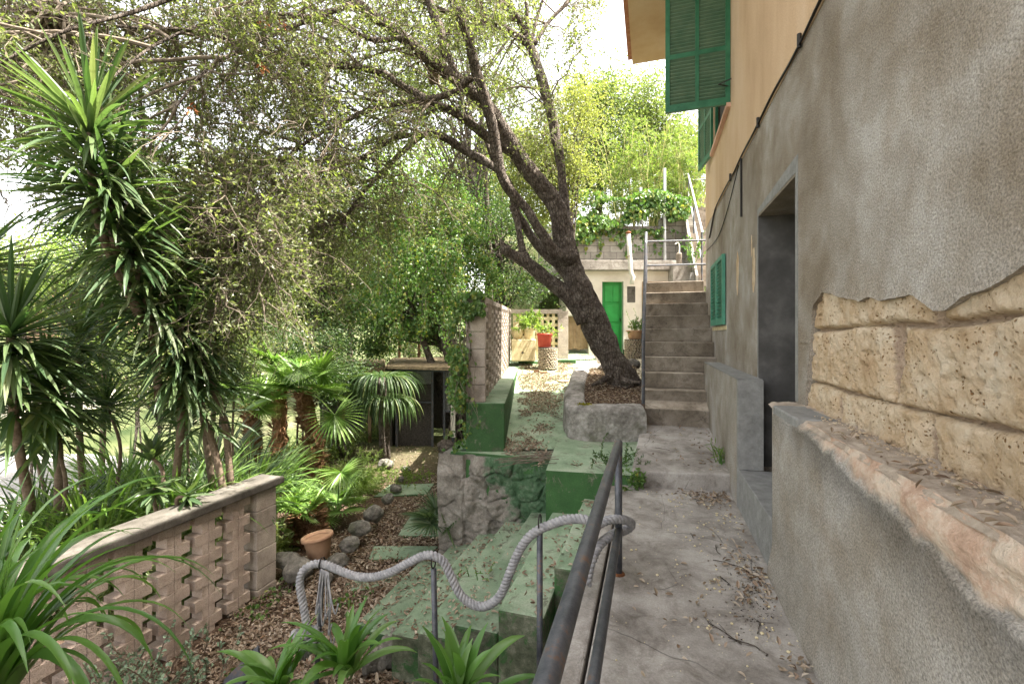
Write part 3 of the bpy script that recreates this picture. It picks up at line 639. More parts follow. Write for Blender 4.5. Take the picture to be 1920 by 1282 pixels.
# rubble wall under the front of the terrace
st = .011; gx_ = np.arange(-2.52, -.98, st); gz_ = np.arange(-1.45, .088, st); Xg, Zg = np.meshgrid(gx_, gz_, indexing='ij')
sd_ = np.random.default_rng(21); cx = []
for r_ in range(6):
    n_ = [5,4,5,4,5,6][r_]
    for i in range(n_): cx.append((-2.5+1.6*(i+.5*(r_%2)+.2+.5*sd_.random())/n_, -1.4+.27*r_+.1*sd_.random()))
cx = np.array(cx); Xd = Xg+.05*fbm(Xg*5, Zg*5, 1.); Zd = Zg+.05*fbm(Xg*5, Zg*5, 8.)
D = np.sqrt((Xd[...,None]-cx[:,0])**2 + ((Zd[...,None]-cx[:,1])*1.15)**2); Ds = np.sort(D, -1); gap = Ds[...,1]-Ds[...,0]
dep = .055*(1-np.exp(-(gap/.018)**1.1)*ss(-.35, .25, vnoise(Xg*5, Zg*5, 17.))) + .10*fbm(Xg*6, Zg*6, 5., 7) + .07*(_T[(np.argmin(D, -1)*977) & 65535]-.5)
dep = dep*(.35+.65*ss(-1.0, -1.25, Xg) + 0) * (.5+.5*ss(.08, -.1, Zg)); dep = np.where(Xg < -2.2, dep*.45+.07, dep)
Yr = 5.225 - np.clip(dep, -.04, .2)
m = MB(); m.grid(np.stack([Xg, Yr, Zg], -1)); m.box((-2.51, 5.26, -1.5), (-1.0, 5.5, .07))
m.grid(np.stack([Yr*0-2.52+.03*fbm(Xg*0+Zg*4, (Xg+2.5)*3, 2.), 5.17+(Xg+2.52)*.4, Zg], -1))
rw = tag(m.build('rubble_wall', G['rubble'], smooth=True), 'rough rubble retaining wall, half painted green, below the terrace edge', 'retaining wall')

# raised kerb with the pierced block wall on the terrace
pw = thing('pierced_wall', 'pierced grey block screen on a green kerb along the open side of the terrace', 'wall', W(-.35, 5.75, .1))
uR = lambda d: -.088+.0438*(d-5.75); uL = lambda d: -.575+.047*(d-5.75); uG = lambda d: -.337+.047*(d-5.75)
m = MB(); zt = lambda d: .70+.008*(d-5.7)
m.hexa([W(uL(5.68),5.68,.085),W(uR(5.68),5.68,.085),W(uR(12.9),12.9,.3),W(uL(12.9),12.9,.3),W(uL(5.72),5.72,.70),W(uR(5.72),5.72,.70),W(uR(12.9),12.9,.765),W(uL(12.9),12.9,.765)])
bevel(m.build('kerb', G['green'], pw), .02, 3)
ztop = lambda d: 2.04+.033*(d-5.75)
for d in (5.74, 8.7, 11.0):
    m = MB(); z = zt(d); i = 0; h = (ztop(d)-z)/6
    for i in range(6): m.udbox(uG(d)-.25+.004*(i%2), uG(d)+.002*(i%2), d, d+.22, z+.002+i*h, z+(i+1)*h-.004)
    bevel(m.build('pillar', G['breeze2'], pw), .008)
m = MB(); bay = [(5.96, 8.7), (8.92, 11.0), (11.22, 12.6)]
for a, b in bay:
    n_ = int(round((b-a)/.37))
    for i in range(n_+1):
        d = a+(b-a)*i/n_; z0, z1 = zt(d)+.002, ztop(d)-.07; u = uG(d)-.075
        m.udbox(u, u+.06, d-.045, d+.045, z0, z1)
        if i == n_: break
        e = a+(b-a)*(i+1)/n_; nz = 9; off = .5*(i % 2); u2 = uG(e)-.075
        for j in range(nz):
            z = z0+(z1-z0)*(j+off+.2)/nz
            if z+.06 < z1: m.hexa([W(u+.004,d+.045,z),W(u+.056,d+.045,z),W(u2+.056,e-.045,z),W(u2+.004,e-.045,z),W(u+.004,d+.045,z+.055),W(u+.056,d+.045,z+.055),W(u2+.056,e-.045,z+.055),W(u2+.004,e-.045,z+.055)])
m.build('screen', G['breeze2'], pw)
m = MB()
for a, b in bay: m.hexa([W(uG(a)-.19,a,ztop(a)-.07),W(uG(a)-.02,a,ztop(a)-.07),W(uG(b)-.02,b,ztop(b)-.07),W(uG(b)-.19,b,ztop(b)-.07),W(uG(a)-.19,a,ztop(a)),W(uG(a)-.02,a,ztop(a)),W(uG(b)-.02,b,ztop(b)),W(uG(b)-.19,b,ztop(b))])
m.build('coping', G['breeze2'], pw)

cw = thing('cross_wall', 'low pierced wall with a thin coping closing the far end of the terrace', 'wall', P(1000, 690, 12))
d0 = 12.0; X = lambda px: (px-960)/FP*d0; Z = lambda py: H-(py-628)/FP*d0
m = MB(); m.udbox(X(958), X(1053), d0-.04, d0+.16, Z(588), Z(580)); m.build('coping', G['breeze2'], cw)
m = MB()
for i in range(8):
    m.udbox(X(1046), X(1065), d0-.06, d0+.18, Z(690)+i*(Z(583)-Z(690))/8, Z(690)+(i+1)*(Z(583)-Z(690))/8-.004)
m.build('pillar', G['breeze2'], cw)
m = MB(); xs = np.linspace(X(962), X(1046), 9); zs = np.linspace(Z(682), Z(588), 9)
for i in range(8):
    m.udbox(xs[i], xs[i]+.07, d0, d0+.12, Z(690), Z(588)); 
    for j in range(9): m.udbox(xs[i]+.07, xs[i+1], d0+.003, d0+.117, zs[j], zs[j]+.075)
m.build('screen', G['cream'], cw)
m = MB(); m.udbox(X(1041), X(1078), d0-.22, d0+.24, Z(705), Z(673)); m.udbox(X(972), X(1010), d0-.3, d0-.002, Z(705), Z(676)); bevel(m.build('base', G['green'], cw), .015)

# ================================================================== WHITE OUTBUILDING
wh = thing('outbuilding', 'low cream outbuilding with a flat slab roof and a green door behind the leaning tree', 'shed', P(1150, 665, 13.3))
D = 13.3; X = lambda px, d=D: (px-960)/FP*d; Z = lambda py, d=D: H-(py-628)/FP*d
def fb(m, x0, x1, ytop, ybot, d0, d1, d=D): m.udbox(X(x0,d), X(x1,d), d0, d1, Z(ybot,d), Z(ytop,d))
m = MB(); B_ = 720
fb(m,1104,1129,508,B_,D,D+2.5); fb(m,1168,1204,508,B_,D,D+2.5); fb(m,1129,1168,508,528,D,D+2.5); fb(m,1204,1257,508,528,D,D+2.5); fb(m,1062,1104,508,592,D,D+2.5); fb(m,1257,1262,508,B_,D,D+2.5); m.udbox(X(1062),X(1262),D+1.6,D+2.5,0.8,Z(508))
m.build('wall', G['white'], wh)
m = MB(); fb(m,1058,1264,490,507.5,D-.18,D+3.2); bevel(m.build('roof', G['concrete'], wh), .01)
dr = MB(); fb(dr,1130,1168,528,664,D+.12,D+.17); dr = dr.build('door', G['door'], wh)
m = MB()
for a, b, c, e in ((1135,1148,534,566),(1151,1163,534,566),(1135,1163,572,603),(1135,1148,609,632),(1151,1163,609,632),(1135,1163,637,659)): fb(m,a,b,c,e,D+.105,D+.125)
bevel(m.build('panel', G['door'], dr), .008); m = MB(); m.lathe(P(1163, 600, D+.09), [(.012,-.05),(.014,0),(.012,.05)], 8); m.build('handle', G['cable'], dr)
m = MB(); fb(m,1129,1130.2,528,664,D+.02,D+.2); fb(m,1167.6,1168.6,528,664,D-.01,D+.02); m.build('door_frame', G['shutter'], wh)
w2_ = MB(); fb(w2_,1204,1207,528,B_,D-.03,D+.1); fb(w2_,1207,1257,528,531,D-.03,D+.1); w2_ = w2_.build('door', G['wood'], wh); m = MB(); fb(m,1207,1257,531,B_,D+.15,D+.2); m.build('pane', G['dark'], w2_)
m = MB(); fb(m,1176,1191,537,567,D-.006,D+.001); m.build('cement_patch', G['coping'], wh)
m = MB(); fb(m,1168,1176,655,668,D-.2,D-.002); m.build('step', G['green'], wh)
# wooden gate left of it
gt = thing('wooden_gate', 'unpainted plank gate between the pierced wall and the cream outbuilding', 'gate', P(1080, 655, 13.25))
for i in range(6):
    m = MB(); x0 = 1062+i*7; fb(m, x0, x0+6.6, 592+(i%2), 656-(i%3), D+.15, D+.18); m.build('plank', G['wood'], gt)
for ya in (600, 640): m = MB(); fb(m,1062,1104,ya,ya+4,D+.18,D+.21); m.build('rail', G['wood'], gt)
# mottled cement wall to the right, carrying on behind the stairs
mw = thing('cement_wall', 'peeling cement wall between the outbuilding and the block stairs', 'wall', P(1285, 530, 12.8))
m = MB(); m.udbox(X(1262,12.9), X(1312,12.9), 12.9, 14.4, .9, Z(494,12.9)); m.build('wall', G['concrete'], mw)
m = MB(); m.hexa([P(1291,545,12.4),P(1307,545,12.4),P(1307,545,12.9),P(1291,545,12.9),P(1294,511,12.4),P(1303,511,12.4),P(1303,511,12.9),P(1294,511,12.9)]); m.build('buttress', G['smooth'], mw)
# block wall of the upper garden
bw = thing('block_wall', 'unrendered concrete block retaining wall above the outbuilding roof', 'wall', P(1180, 490, 14.6))
m = MB(); m.udbox(X(1010,14.6), X(1300,14.6), 14.6, 14.9, 2.9, Z(424,14.6)); m.udbox(X(1240,14.6), X(1302,14.6), 14.59, 14.9, Z(424,14.6), Z(408,14.6)); m.build('wall', G['blockwall'], bw)
# flue, poles
fl_ = thing('flue_pipe', 'white flue pipe with a bent foot and rusty cap on the outbuilding roof edge', 'pipe', P(1185, 500, 13.1))
m = MB(); m.tube([P(1178,437,12.95), P(1180,470,12.95), P(1183,512,12.95), P(1187,519,12.95), P(1184,532,12.95)], .060, 12); m.build('pipe', G['pvc'], fl_, True)
m = MB(); m.lathe(P(1178,437,12.95), [(.062,-.03),(.08,.0),(.075,.03),(.03,.05)], 12); m.build('cap', G['rust'], fl_)
m = MB(); m.tube([P(1179,479,12.95)-np.array((0,0,.02)), P(1179.3,481,12.95)], .066, 12); m.build('collar', G['rust'], fl_)
m = MB(); m.tube([P(1246.5,490,14.3), P(1246,316,14.3)], .045, 8); tag(m.build('metal_pole', G['metal']), 'tall thin galvanised pole standing on the roof slab before the ivy', 'pole')
m = MB(); m.tube([P(1202,420,15), P(1201,352,15)], .05, 8); tag(m.build('metal_pole', G['metal']), 'short galvanised pole poking out of the ivy above the block wall', 'pole')
vt = thing('roof_vent', 'squat grey roof vent with a thin bent pipe on the outbuilding slab', 'vent', P(1273, 495, 13.2))
m = MB(); m.lathe(P(1273,494,13.2), [(.085,0),(.085,.27),(.05,.32)], 12); m.build('body', G['step'], vt)
m = MB(); m.tube(cr([P(1273,476,13.2), P(1274,462,13.2), P(1271,455,13.2), P(1266,458,13.2)], 4), .02, 6); m.build('pipe', G['pvc'], vt)

# ================================================================== STONE BED
sb = thing('stone_bed', 'raised stone planting bed with a lumpy cement rim round the leaning tree', 'planter', P(1130, 800, 6.1))
pth = cr([(1.74,6.12),(1.35,6.10),(.98,6.12),(.90,6.35),(.97,7.0),(1.15,7.9),(1.32,8.7),(1.45,9.15),(1.75,9.3),(2.05,9.35)], 8)
prof = np.array([(-.17,-.45),(-.165,-.1),(-.15,0.),(-.10,.035),(0,.045),(.09,.03),(.13,-.01),(.15,-.1),(.15,-.4)])
tg = nrm(np.gradient(pth, axis=0)); nn = np.stack([-tg[:,1], tg[:,0]], 1); sw = np.zeros((len(pth), 9, 3))
for i, (p, n_) in enumerate(zip(pth, nn)):
    for j, (o_, z) in enumerate(prof):
        q = p + n_*(-o_)*(1.0 if i > 20 else 1.15); b = W(q[0], q[1], 0); nz = .03*fbm(b[0]*4+j*.6, b[1]*4, z*4)
        sw[i,j] = W(q[0]+nz, q[1]+nz, .575+.105*(p[1]-6.1)+z+nz*.9+(.02*vnoise(i*.3, 2.)))
# refine
sw2 = np.zeros((len(pth), 33, 3))
for i in range(len(pth)): sw2[i] = cr(sw[i], 4)
sw2 += .012*np.stack([fbm(sw2[...,0]*9, sw2[...,1]*9, sw2[...,2]*9+a) for a in (0,5,11)], -1)
m = MB(); m.grid(sw2); m.build('rim', G['rim'], sb, smooth=True)
m = MB(); soil = [W(u,d,0)[:2] for u, d in ((1.0,6.15),(1.80,6.15),(2.6,9.6),(1.5,9.3),(1.2,8.2))]
m.prism(soil, -.5, lambda x, y: .575+.105*(UD(x,y)[1]-6.1)-.02); bed = m.build('soil', G['soil'], sb)
m = MB(); c = P(1096, 758, 5.98); n_ = 200; m.leaves(c+rng.normal(size=(n_,3))*(.045,.03,.008), rng.normal(size=(n_,3))+(0,0,1), .02, .012); m.build('moss', G['moss'], sb)

# ================================================================== LEFT GARDEN WALL of pierced blocks
bwl = thing('breeze_block_wall', 'pink pierced block wall with a mossy coping, lower left of the picture', 'wall', (-4.15, 4, -1.3))
m = MB(); m.box((-4.40, -1.5, -.16), (-4.06, 4.28, -.085)); bevel(m.build('coping', G['coping'], bwl), .012)
m = MB()
for i in range(6): m.box((-4.36+.003*(i%2), 3.93, -1.45+i*.214), (-4.10-.004*(i%2), 4.20, -1.45+(i+1)*.214-.005))
bevel(m.build('pillar', G['breeze2'], bwl), .01)
m = MB(); y = 3.86
while y > -1.4:
    for r_ in range(13):
        z = -1.5+r_*.1035; o_ = .003*(r_%2); z1 = min(z+.099, -.161)
        if r_ % 2 == 0: m.box((-4.26-o_, y-.138, z), (-4.12+o_, y, z1)); m.box((-4.26, y-.28, z), (-4.123, y-.142, z1))
        else: m.box((-4.26-o_, y-.138, z), (-4.125, y-.075, z1)); m.box((-4.26, y-.205, z), (-4.128, y-.142, z1))
    y -= .335
m.build('blocks', G['breeze'], bwl)

# ================================================================== SHED in the garden
shd = thing('garden_shed', 'dark wire mesh shed with a leaf strewn roof ending the garden path', 'shed', P(780, 830, 11.9))
D = 11.8; X = lambda px, d=D: (px-960)/FP*d; Z = lambda py, d=D: H-(py-628)/FP*d
m = MB(); m.hexa([P(722,691,11.5),P(858,695,11.3),P(838,672,14.5),P(735,676,14.5),P(722,686,11.5),P(858,689,11.3),P(838,668,14.5),P(735,671,14.5)]); m.build('roof', G['roof'], shd)
for x, w_ in ((742,4),(809,4),(831,4),(847,5)):
    m = MB(); m.udbox(X(x), X(x+w_), D-.03, D+.03, -1.5, Z(692)); m.build('post', G['pipe'], shd)
for xa, xb, ya, yb in ((742,809,753,756),(742,850,692,697),(831,849,769,772)): m = MB(); m.udbox(X(xa), X(xb), D-.022, D+.022, Z(yb), Z(ya)); m.build('frame_bar', G['pipe'], shd)
m = MB(); m.udbox(X(742), X(809), D+.03, D+.05, -1.5, Z(720)); m.udbox(X(735), X(850), 14.2, 14.3, -1.5, Z(690)); m.udbox(X(735)-.05,X(735),D,14.2,-1.5,Z(690)); m.build('reed_screen', G['reed'], shd)
m = MB()
for px in np.arange(743, 809, 2.2): m.udbox(X(px), X(px)+.004, D, D+.004, Z(720), Z(697))
for py in np.arange(698, 720, 2.2): m.udbox(X(743), X(809), D+.005, D+.009, Z(py), Z(py)+.004)
for px in np.arange(832, 847, 2.2): m.udbox(X(px), X(px)+.004, D, D+.004, Z(770), Z(697))
for py in np.arange(698, 770, 2.2): m.udbox(X(832), X(847), D+.005, D+.009, Z(py), Z(py)+.004)
m.build('wire_mesh', G['metal'], shd)
m = MB(); m.udbox(X(848), X(856), D-.3, D-.25, Z(815), Z(748)); m.build('panel', G['white'], shd)
# the low tiled lean-to left of it
sl = thing('tiled_lean_to', 'low open lean-to with a leaf covered tiled roof left of the mesh shed', 'shed', P(670, 800, 12.6))
m = MB()
for i in range(12):
    x = 605+i*10; m.tube([P(x,694,12.2), P(x+2,678,15.)], .10, 8)
m.build('roof', G['roof'], sl); m = MB(); m.udbox(X(600,12.3), X(722,12.3), 12.3, 12.38, Z(705,12.3), Z(697,12.3)); m.build('beam', G['pvc'], sl)
m = MB(); m.udbox(X(600,13.8), X(735,13.8), 13.8, 13.9, -1.6, Z(690,13.8)); m.build('wall', G['reed'], sl)
for x in (640, 690):
    m = MB(); m.udbox(X(x,12.3), X(x+5,12.3), 12.3, 12.38, -1.6, Z(705,12.3)); m.build('post', G['wood'], sl)

# ================================================================== FOREGROUND RAIL, POSTS, ROPE
fr = thing('pipe_handrail', 'rusty dark pipe handrail running towards the viewer beside the walkway', 'railing', (-.2, 3.03, 0))
m = MB(); m.tube(cr([(-.20, .2, .85), (-.20, 1.5, .852), (-.20, 2.9, .85), (-.20, 3.0, .835), (-.20, 3.03, .79)], 6), .0265, 14); m.build('top_rail', G['pipe'], fr, True)
m = MB(); m.tube([(-.20, 3.03, .80), (-.20, 3.03, -.05)], .024, 14); m.build('post', G['pipe'], fr, True)
m = MB(); m.tube([(-.20, .2, .29), (-.20, 3.01, .29)], .024, 14); m.build('lower_rail', G['pipe'], fr, True)
m = MB(); m.lathe((-.20, 3.03, .0), [(.045,-.01),(.04,.006),(.026,.012)], 14); m.build('foot', G['rust'], fr)

p3 = W((1012-960)/FP*2.98, 2.98, .33); p2 = W((813-960)/FP*3.2, 3.2, -.04); p1 = W((604-960)/FP*3.53, 3.53, -.22)
lab = ['slim dark iron post nearest the pipe handrail carrying the rope', 'slim dark iron post in the middle of the green steps edge, carrying the rope', 'slim dark iron post beside the terracotta pot, where the rope ends in a knot']
for i, p in enumerate((p3, p2, p1)):
    t_ = thing('rope_post', lab[i], 'post', (p[0], p[1], -1.3), 'iron posts that carry the rope')
    lean = np.array((.0, 0, 0)) if i == 0 else (np.array((.03,.0,0)) if i == 1 else np.array((-.05,-.02,0)))
    m = MB(); m.tube([p+np.array((0,0,-.05)), np.array((p[0]+lean[0], p[1]+lean[1], -1.35))], .02, 10); m.build('shaft', G['pipe'], t_, True)
    th = np.linspace(0, 2*np.pi, 18); dv = nrm(W(0,1,0)); ring = [p+np.array((0,0,.0)) + np.array((0,0,.045*math.cos(a))) + nrm(W(.3,.9,0))*.034*math.sin(a) for a in th]
    m = MB(); m.tube(ring, .005, 6, cap=False); m.build('ring', G['cable'], t_, True)

def rope(path, r, turns_per_m, n=3, twist0=0):
    """three strands laid round a path"""
    path = np.asarray(path); seg = np.linalg.norm(np.diff(path, axis=0), axis=1); L = np.concatenate([[0], np.cumsum(seg)]); N = int(L[-1]/.009)+2
    s = np.linspace(0, L[-1], N); c = np.stack([np.interp(s, L, path[:,i]) for i in range(3)], 1)
    t = nrm(np.gradient(c, axis=0)); a = nrm(np.cross(t[0], (0,0,1.) if abs(t[0][2]) < .9 else (1.,0,0))); out = [[] for _ in range(n)]
    for i in range(N):
        a = nrm(a - t[i]*np.dot(a, t[i])); b = np.cross(t[i], a)
        for k in range(n):
            ph = 2*np.pi*(s[i]*turns_per_m + k/n); out[k].append(c[i] + (a*math.cos(ph)+b*math.sin(ph))*r*.60)
    m = MB()
    for k in range(n): m.tube(out[k], r*.50, 8)
    return m
def RP(px, py, d): return P(px, py, d)
rp = thing('mooring_rope', 'thick grey twisted rope hanging in loops along the iron posts and knotted at its end', 'rope', p2)
ctrl = [(1140,1105,2.6),(1118,1050,2.72),(1128,1010,2.88),(1150,988,2.98),(1172,980,3.06),(1184,985,3.0),(1172,992,2.92),(1140,985,2.88),(1118,1002,2.84),(1104,1030,2.80),(1112,1008,2.82),(1115,985,2.85),(1095,973,2.88),(1060,974,2.93),(1030,984,2.97),(1010,993,2.98),(990,1008,3.0),(972,1035,3.03),(955,1075,3.05),(938,1115,3.08),(912,1135,3.1),(885,1132,3.13),(862,1112,3.15),(845,1078,3.17),(832,1053,3.19),(815,1042,3.2),(795,1041,3.23),(765,1055,3.27),(730,1073,3.33),(700,1081,3.38),(670,1080,3.43),(640,1070,3.48),(610,1058,3.53),(588,1057,3.54),(568,1070,3.53),(562,1095,3.52),(568,1130,3.50),(575,1170,3.48),(580,1195,3.46)]
pts = np.array([P(*q) for q in ctrl]); m = rope(cr(pts[10:], 8), .029, 12); m.build('rope_run', G['rope'], rp, True)
wrap = [(1100,1095,2.70),(1108,1055,2.76),(1124,1022,2.84),(1148,1002,2.93),(1166,996,3.02),(1180,989,3.08),(1183,980,3.04),(1166,973,2.95),(1140,975,2.90),(1120,985,2.88),(1105,1000,2.86),(1095,1030,2.84),(1100,1065,2.8)]
m = rope(cr([P(*q) for q in wrap], 8), .028, 12); m.build('rope_coil', G['rope'], rp, True)
kn = []; kc = P(573, 1200, 3.46)
for t_ in np.linspace(0, 2*np.pi, 40): kn.append(kc + nrm(W(1,0,0))*.075*(math.sin(t_)+1.3*math.sin(2*t_))*.55 + np.array((0,0,.10*(math.cos(t_)-1.2*math.cos(2*t_))*.5)) + nrm(W(0,1,0))*-.045*math.sin(3*t_))
m = rope(kn, .028, 12); m.build('knot', G['rope'], rp, True)
m = MB()
for i in range(7):
    a = P(603+i*2.2, 1066+i, 3.5); e = P(600+i*6-8, 1150+rng.integers(-10,70), 3.42); mid = (a+e)/2+np.array((rng.normal()*.02, 0, 0))
    m.tube(cr([a, mid, e, e+np.array((.03,0,.08))], 6), .006, 5)
tag(m.build('cord_bundle', G['rope'], None, True), 'thin frayed cords hanging from the post beside the rope knot', 'cord')

# ================================================================== POTS ETC.
def pot(name, label, c, r, h, mat, rim=.02, group=None, flare=.8, n=28, parent=None):
    t_ = thing(name, label, 'plant pot', c, group)
    m = MB(); m.lathe(c, [(r*flare*.9,0),(r*flare,.01),(r*.97,h*.84),(r*.98,h*.85),(r+rim,h*.86),(r+rim*1.1,h*.93),(r+rim,h),(r-.01,h),(r-.03,h*.90)], n, cap=False)
    m.add([np.array(c)+np.array((r*.93*math.cos(a), r*.93*math.sin(a), h*.88)) for a in np.arange(n)*2*np.pi/n], [tuple(range(n))]); m.build('body', mat, t_, True)
    return t_
tp_ = P(600, 1046, 5.55)
pot('terracotta_pot', 'tilted empty terracotta pot behind the rope knot, among the rocks', tp_, .165, .28, G['terra'], .02, flare=.72).rotation_euler = (0, R(-9), 0)
c = P(981, 675, 11.3)
q_ = thing('stone_trough', 'square cream stone block with a small star mark under the clay jar', 'block', c)
m = MB(); m.udbox((959-960)/FP*11.3, (1005-960)/FP*11.3, 11.3, 11.85, H-(677-628)/FP*11.3, H-(636-628)/FP*11.3); bevel(m.build('body', G['cream'], q_), .02, 3)
m = MB(); cc = P(980, 661, 11.29); dr_ = nrm(W(1,0,0))
m.add([cc+dr_*(.045 if i%2==0 else .02)*math.cos(i*np.pi/4)+np.array((0,0,(.045 if i%2==0 else .02)*math.sin(i*np.pi/4))) for i in range(8)], [tuple(range(8))]); m.build('star_mark', G['coping'], q_)
zt_ = H-(636-628)/FP*11.3
j_ = thing('clay_jar', 'round bellied cream clay jar on the left of the stone block', 'jar', W((970-960)/FP*11.5, 11.5, zt_+.003))
m = MB(); m.lathe(j_.location, [(.08,0),(.13,.06),(.16,.15),(.15,.24),(.09,.31),(.055,.35),(.05,.42),(.065,.44),(.045,.44),(.04,.36)], 24); m.build('body', G['cream'], j_, True)
jc = pot('cream_pot', 'cream pot with a leafy shrub on the right of the stone block', W((993-960)/FP*11.5, 11.5, zt_+.003), .145, .29, G['cream'], .015, flare=.85)
pc = W((1027-960)/FP*11.0, 11.0, H-(692-628)/FP*11.0)
def pebbles(name, label, c, r, h, px=None):
    t_ = thing(name, label, 'pedestal', c); m = MB(); rg = np.random.default_rng(5); th_ = np.arange(0, 2*np.pi, .055/r*1.05); 
    for k_, z in enumerate(np.arange(.03, h-.02, .046)):
        for a in th_:
            a2 = a+(k_%2)*.14+rg.normal()*.03; s_ = .025+.006*rg.random(); ctr = np.array(c)+np.array((r*math.cos(a2), r*math.sin(a2), z+rg.normal()*.004))
            m.lathe(ctr, [(s_*.25,-s_*.85),(s_*.85,-s_*.45),(s_*1.1,0),(s_*.85,s_*.5),(s_*.25,s_*.85)], 7)
    m.build('pebbles', G['pebble'], t_, True); m = MB(); m.lathe(c, [(r-.004,0),(r-.004,h-.03),(r+.02,h-.025),(r+.02,h)], 28); m.build('core', G['coping'], t_, False); return t_
pd1 = pebbles('pebble_pedestal', 'round pebble covered pedestal standing under the red pot', pc, .215, .53)
rpz = pc + np.array((0,0,.534)); rp_ = pot('red_pot', 'glossy red pot with green sprouts on the pebble pedestal', W((1021-960)/FP*11.0, 11.0, rpz[2]), .18, .33, G['red'], .012, flare=.85)
pc2 = W((1191-960)/FP*11.2, 11.2, H-(672-628)/FP*11.2); pebbles('pebble_pedestal', 'pebble covered pedestal half hidden by the handrail, under a clay bowl', pc2, .24, .47)
rp2 = pot('clay_bowl', 'wide brown clay bowl with sprouts between the leaning tree and the stairs', pc2+np.array((.02,0,.474)), .22, .22, G['terra'], .02, flare=.8)
for px, py, d, r_, lb in ((1019, 697, 10.5, .10, 'small orange clay saucer lying before the pebble pedestal'), (1006, 694, 10.6, .07, 'small brown broken saucer left of the orange one on the terrace floor'), (1056, 713, 9.6, .13, 'flat rusty round lid lying alone on the terrace floor')):
    c = P(px, py, d); c[2] = ter_z(c[0], c[1])+.005
    m = MB(); m.lathe(c, [(r_*.8,0),(r_,.035),(r_*.95,.035),(r_*.8,.012)] if r_ < .12 else [(r_,0),(r_,.02),(r_*.9,.024)], 20); tag(m.build('clay_saucer', G['terra'] if r_ != .07 else G['rust'], None, False), lb, 'saucer')
# black box lower left
bx_ = thing('black_box', 'black plastic panel box lying tilted in the leaves at the bottom edge', 'box', P(455, 1262, 3.5))
c = P(452, 1272, 3.5); a = nrm(P(500,1205,3.5)-P(425,1282,3.5)); up = nrm(P(462,1200,3.3)-P(462,1280,3.5)); b = nrm(np.cross(a, up))
h8 = [c+a*sa*.21+up*su*.035+b*sb_*.10 for su in (-1,1) for sa, sb_ in ((-1,-1),(1,-1),(1,1),(-1,1))]
m = MB(); m.hexa(h8); bevel(m.build('body', G['plast'], bx_), .01); m = MB(); m.hexa([q+up*.036 if i > 3 else q+up*.07 for i, q in enumerate([c+a*sa*.19+b*sb_*.085+up*su*.0 for su in (0,1) for sa, sb_ in ((-1,-1),(1,-1),(1,1),(-1,1))])]); m.build('panel', G['pipe'], bx_)
# nesting box on the tree
nb = thing('nesting_box', 'small weathered wooden nesting box hung from a branch', 'bird box', P(813, 128, 6.9))
c = P(813, 155, 6.9); s_ = .085
m = MB(); m.hexa([c+nrm(W(1,0,0))*x*s_*k_+nrm(W(0,1,0))*y*s_*k_+np.array((0,0,z)) for z, k_ in ((0,.8),(.2,1.05)) for x, y in ((-1,-1),(1,-1),(1,1),(-1,1))]); m.build('body', G['bird'], nb)
m = MB(); m.hexa([c+nrm(W(1,0,0))*x*s_*1.25+nrm(W(0,1,0))*y*s_*1.25+np.array((0,0,z)) for z in (.203,.225) for x, y in ((-1,-1),(1,-1),(1,1),(-1,1))]); m.build('roof', G['bird'], nb)

# ================================================================== ROCKS
def rock(c, r, seed, label, flat=.75, mat=None):
    n = 28; k_ = 18; ph = np.linspace(0, np.pi, k_); th = np.linspace(0, 2*np.pi, n, endpoint=False)
    PH, TH_ = np.meshgrid(ph, th, indexing='ij'); v = np.stack([np.sin(PH)*np.cos(TH_), np.sin(PH)*np.sin(TH_), np.cos(PH)], -1)
    rr = 1+.42*fbm(v[...,0]*1.6+seed*5.1, v[...,1]*1.6, v[...,2]*1.6, 5)
    v = v*rr[...,None]*r*np.array((1+.35*math.sin(seed*3), 1, flat)); v = v+np.asarray(c)
    v[0] = v[0].mean(0); v[-1] = v[-1].mean(0)
    v = np.concatenate([v, v[:,:1]], 1); m = MB(); m.grid(v); o = m.build('rock', mat or G['rock'], None, True)
    me = o.data; me.transform(__import__('mathutils').Matrix.Translation(-Vector(c))); o.location = tuple(c)
    return tag(o, label, 'rock', 'rocks of the garden')
rocks = [(560,1068,.15,'grey rock just left of the terracotta pot, half buried'),(632,1052,.12,'knobbly rock touching the right side of the terracotta pot'),(655,1020,.11,'rock behind the knobbly one by the terracotta pot'),
 (700,962,.16,'largest pale rock of the row, midway along the path edge'),(675,990,.12,'grey rock below the largest pale rock of the row'),(727,935,.11,'pale upright rock above the largest one of the row'),(742,915,.09,'small rock on the path edge beneath the lime green plant'),
 (752,898,.08,'tiny rock of the path edge just past the lime green plant'),(762,880,.08,'farthest small rock of the row before the shed'),(735,1215,.20,'dark craggy rock at the foot of the green steps behind the long leaves'),(775,1205,.13,'dark rock leaning on the lowest green step'),
 (700,1235,.12,'low dark rock beside the craggy one at the foot of the steps'),(540,1050,.12,'rock at the pink pillar end, under the palm leaves'),(612,1085,.10,'small rock just below the terracotta pot')]
for i, (px, py, r_, lb) in enumerate(rocks):
    d = (H+1.25)*FP/(py-628+20*(r_>.1)); rock(P(px, py, d), r_, i+1, lb)
for i, (px, py, d, r_, lb) in enumerate(((762,828,12.3,.2,'large rock at the foot of the shed, shade put into its dark colour'),(790,826,12.3,.16,'rock right of the large one by the shed, coloured dark for shade'),(745,832,12.2,.14,'rock under the drooping spiky plant, coloured dark for shade'),(838,838,9.8,.22,'brown rock at the shed corner under the hanging ivy'),(1185,684,9.6,.16,'grey rock between the leaning tree and the pebble pedestal'),(722,870,9.8,.16,'pale rock leaning on the drooping spiky plant'))): rock(P(px, py, d), r_, i+40, lb, mat=G['bark'] if i < 4 else None)  # rocks by the shed carry their shade as a darker material
